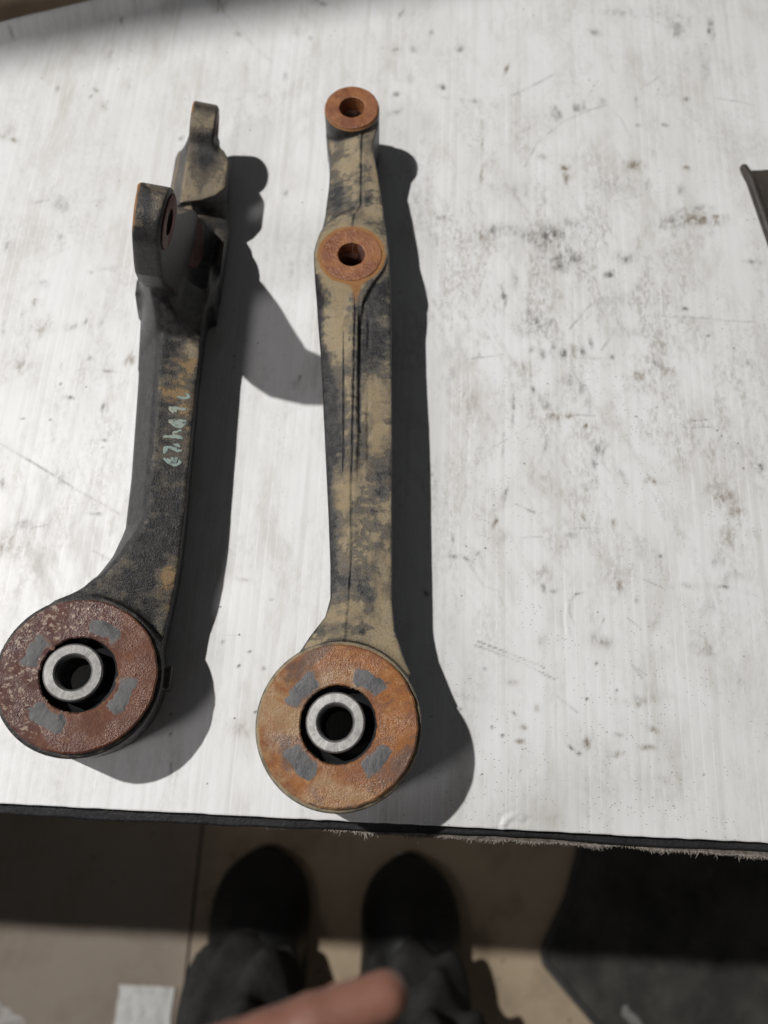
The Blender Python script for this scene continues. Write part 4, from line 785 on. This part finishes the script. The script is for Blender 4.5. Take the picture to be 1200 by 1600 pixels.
# ------------------------------------------------------------------ the person holding the camera: boots, trousers, one hand
pe = empty('person', (0, -240, ZF)); tag(pe, 'person standing at the bench in black work trousers and black boots, hand reaching in', 'person')
PO = np.array([0, -240, ZF])
def put(name, V, F, m, parent=pe): return mesh_obj(name, V - PO, F, m, parent)
def boot(x0, tilt):
    gq = Grid((x0 - 80, -400, ZF - .5), (x0 + 80, -90, ZF + 150), 2.6)
    Y0 = -22
    x = gq.x - x0 - tilt * (gq.y + 235)
    toe = np.sqrt((x / 59) ** 2 + ((gq.y - Y0 + 158) / 66) ** 2 + ((gq.z - ZF - 14) / 60) ** 2); toe = (toe - 1) * 55
    ball = np.sqrt((x / 57) ** 2 + ((gq.y - Y0 + 218) / 88) ** 2 + ((gq.z - ZF - 22) / 76) ** 2); ball = (ball - 1) * 55
    heel = np.sqrt((x / 48) ** 2 + ((gq.y - Y0 + 315) / 56) ** 2 + ((gq.z - ZF - 40) / 84) ** 2); heel = (heel - 1) * 46
    sh = capsule(gq, (x0 + tilt * -55, -310, ZF + 60), (x0 + tilt * -60, -318, ZF + 150), 48, 50)
    d = smin(smin(smin(toe, ball, 22), heel, 18), sh, 20)
    so = smax(np.sqrt((x / 61) ** 2 + ((gq.y - Y0 + 232) / 144) ** 2) * 1. - 1, (np.abs(gq.z - ZF - 9) - 8.5) / 55, .04) * 55
    d = smin(d, so, 3)
    d = smax(d, ZF + .6 - gq.z, .5)
    V, F = surface(gq, d); o = put('boot', V, F, M_boot); return o
boot(-134, .03); boot(52, -.05)
# trousers: two legs with bunched hems, joined at the hips
gq = Grid((-225, -600, ZF + 40), (170, -175, 200), 6.)
fold = 5 * np.sin(gq.z / 8. + gq.x / 15. + 1.5 * np.sin(gq.x / 23)) * smoothstep(ZF + 330, ZF + 90, gq.z) + 8 * np.sin(gq.x / 7.5 + gq.z / 45. + 1.6 * np.sin(gq.z / 31)) * smoothstep(ZF + 500, ZF + 120, gq.z)
d = None
for x0, x1, xk, xh in ((-132, -112, -78, -88), (54, 64, 72, 70)):
    l = smin(capsule(gq, (x0, -292, ZF + 95), (x1, -318, ZF + 230), 64, 66), capsule(gq, (x1, -318, ZF + 230), (xk, -352, -230), 66, 70), 20)
    l = smin(l, capsule(gq, (xk, -352, -230), (xh, -480, 160), 72, 92), 30)
    l = smin(l, capsule(gq, (x0, -262, ZF + 96), (x0, -290, ZF + 140), 63, 60), 14)
    d = l if d is None else smin(d, l, 25)
d = smax(d + fold, np.maximum(ZF + 62 + 7 * np.sin(gq.x / 17) - gq.z, gq.z - 180), 6)
V, F = surface(gq, d); put('trousers', V, F, M_cloth)
# left hand just below the camera: only the little finger reaches into the picture
gq = Grid((-150, -260, 80), (32, -26, 200), 1.5)
K = np.array
tip = K([3.5, -46.5, 170.]); dirv = K([31.7, 11.8, -1.8]); dirv /= np.linalg.norm(dirv)
side = K([dirv[1], -dirv[0], -.35]); side /= np.linalg.norm(side)                       # towards the other fingers
kn = tip - dirv * 84                                                                     # little-finger knuckle
wr = kn - dirv * 66 + side * 30 + K([0, 0, -4])
hand = capsule(gq, wr, wr + K([-55, -125, -10]), 25, 31)
palm = None
for k in range(4):
    q = capsule(gq, wr + (k - 1.5) * side * 9, kn + side * 17.5 * k + dirv * (3, -6, -14, -24)[k], 15, 10.5)
    palm = q if palm is None else smin(palm, q, 10)
hand = smin(hand, palm, 14)
for k, (l1, l2, l3, r) in enumerate(((40, 25, 20, 6.6), (44, 28, 21, 8.0), (41, 26, 20, 7.8), (30, 20, 17, 6.6))):
    p = kn + side * 17.5 * k + dirv * (3, -6, -14, -24)[k]; fg = None; a = (.0, .25, .38, .3)[k]; da = (.06, .3, .38, .3)[k]
    for L_, rr in ((l1, 1.), (l2, .92), (l3, .84)):
        dv = dirv * math.cos(a) + K([0, 0, -1.]) * math.sin(a) + side * (-.04 * k + .03); q = p + dv * (L_ - (4 if rr == .84 else 0))
        c = capsule(gq, p, q, r * rr * 1.02, r * (rr - .07)); fg = c if fg is None else smin(fg, c, 1.6)
        p = q; a += da
    hand = smin(hand, fg, 3.)
th_ = [wr - side * 14 + dirv * 14 + K([0, 0, -8]), wr - side * 26 + dirv * 40 + K([0, -8, -20]), wr - side * 22 + dirv * 66 + K([0, -14, -32]), wr - side * 14 + dirv * 88 + K([0, -18, -40])]
for i_ in range(3):
    hand = smin(hand, capsule(gq, th_[i_], th_[i_ + 1], (15, 11.5, 10)[i_], (11.5, 10, 8.2)[i_]), 5 if i_ == 0 else 2)
for t_ in (24, 46):                                                                      # knuckle creases
    c_ = kn + dirv * (t_ + 8); hand = hand + .5 * np.exp(-(((gq.x - c_[0]) * dirv[0] + (gq.y - c_[1]) * dirv[1] + (gq.z - c_[2]) * dirv[2]) / .9) ** 2) * np.exp(-((gq.x - c_[0]) ** 2 + (gq.y - c_[1]) ** 2 + (gq.z - c_[2]) ** 2) / 150.)
V, F = surface(gq, hand); put('hand', V, F, M_skin)
v, f = lathe([(0.01, 1.0), (2.6, .8), (4.2, -.2), (4.4, -1.2), (0.01, -.8)], 20, 0, 1, closed=False)
put('fingernail', v * K([1.1, .75, -.4]) + tip - dirv * 9 + K([0, 0, -4.7]), f, M_nail)
# sleeve end over the forearm
v, f = lathe([(33, 0), (36, 4), (40, 90), (37, 90), (31.5, 2)], 48, .8, 4)
e3 = K([-55., -125, -10]); e3 /= np.linalg.norm(e3); e1 = np.cross(e3, K([0, 0, 1.])); e1 /= np.linalg.norm(e1); e2 = np.cross(e3, e1)
put('sleeve', v[:, 0:1] * e1 + v[:, 1:2] * e2 + v[:, 2:3] * e3 + wr + e3 * 62, f, M_cloth)

# ------------------------------------------------------------------ unseen beam, added above the bench to shade the far left corner
a = np.array([-664., 439.]); b = np.array([-535., 476.]); t = (b - a) / np.linalg.norm(b - a); nrm_ = np.array([-t[1], t[0]])
P = [a - t * 700, b + t * 40, b + t * 40 + nrm_ * 36, a - t * 700 + nrm_ * 36]
v, f = prism([tuple(p) for p in P], 900, 925)
shf = mesh_obj('shade_beam', v, f, M_shade_beam, None, False); tag(shf, kind='structure')
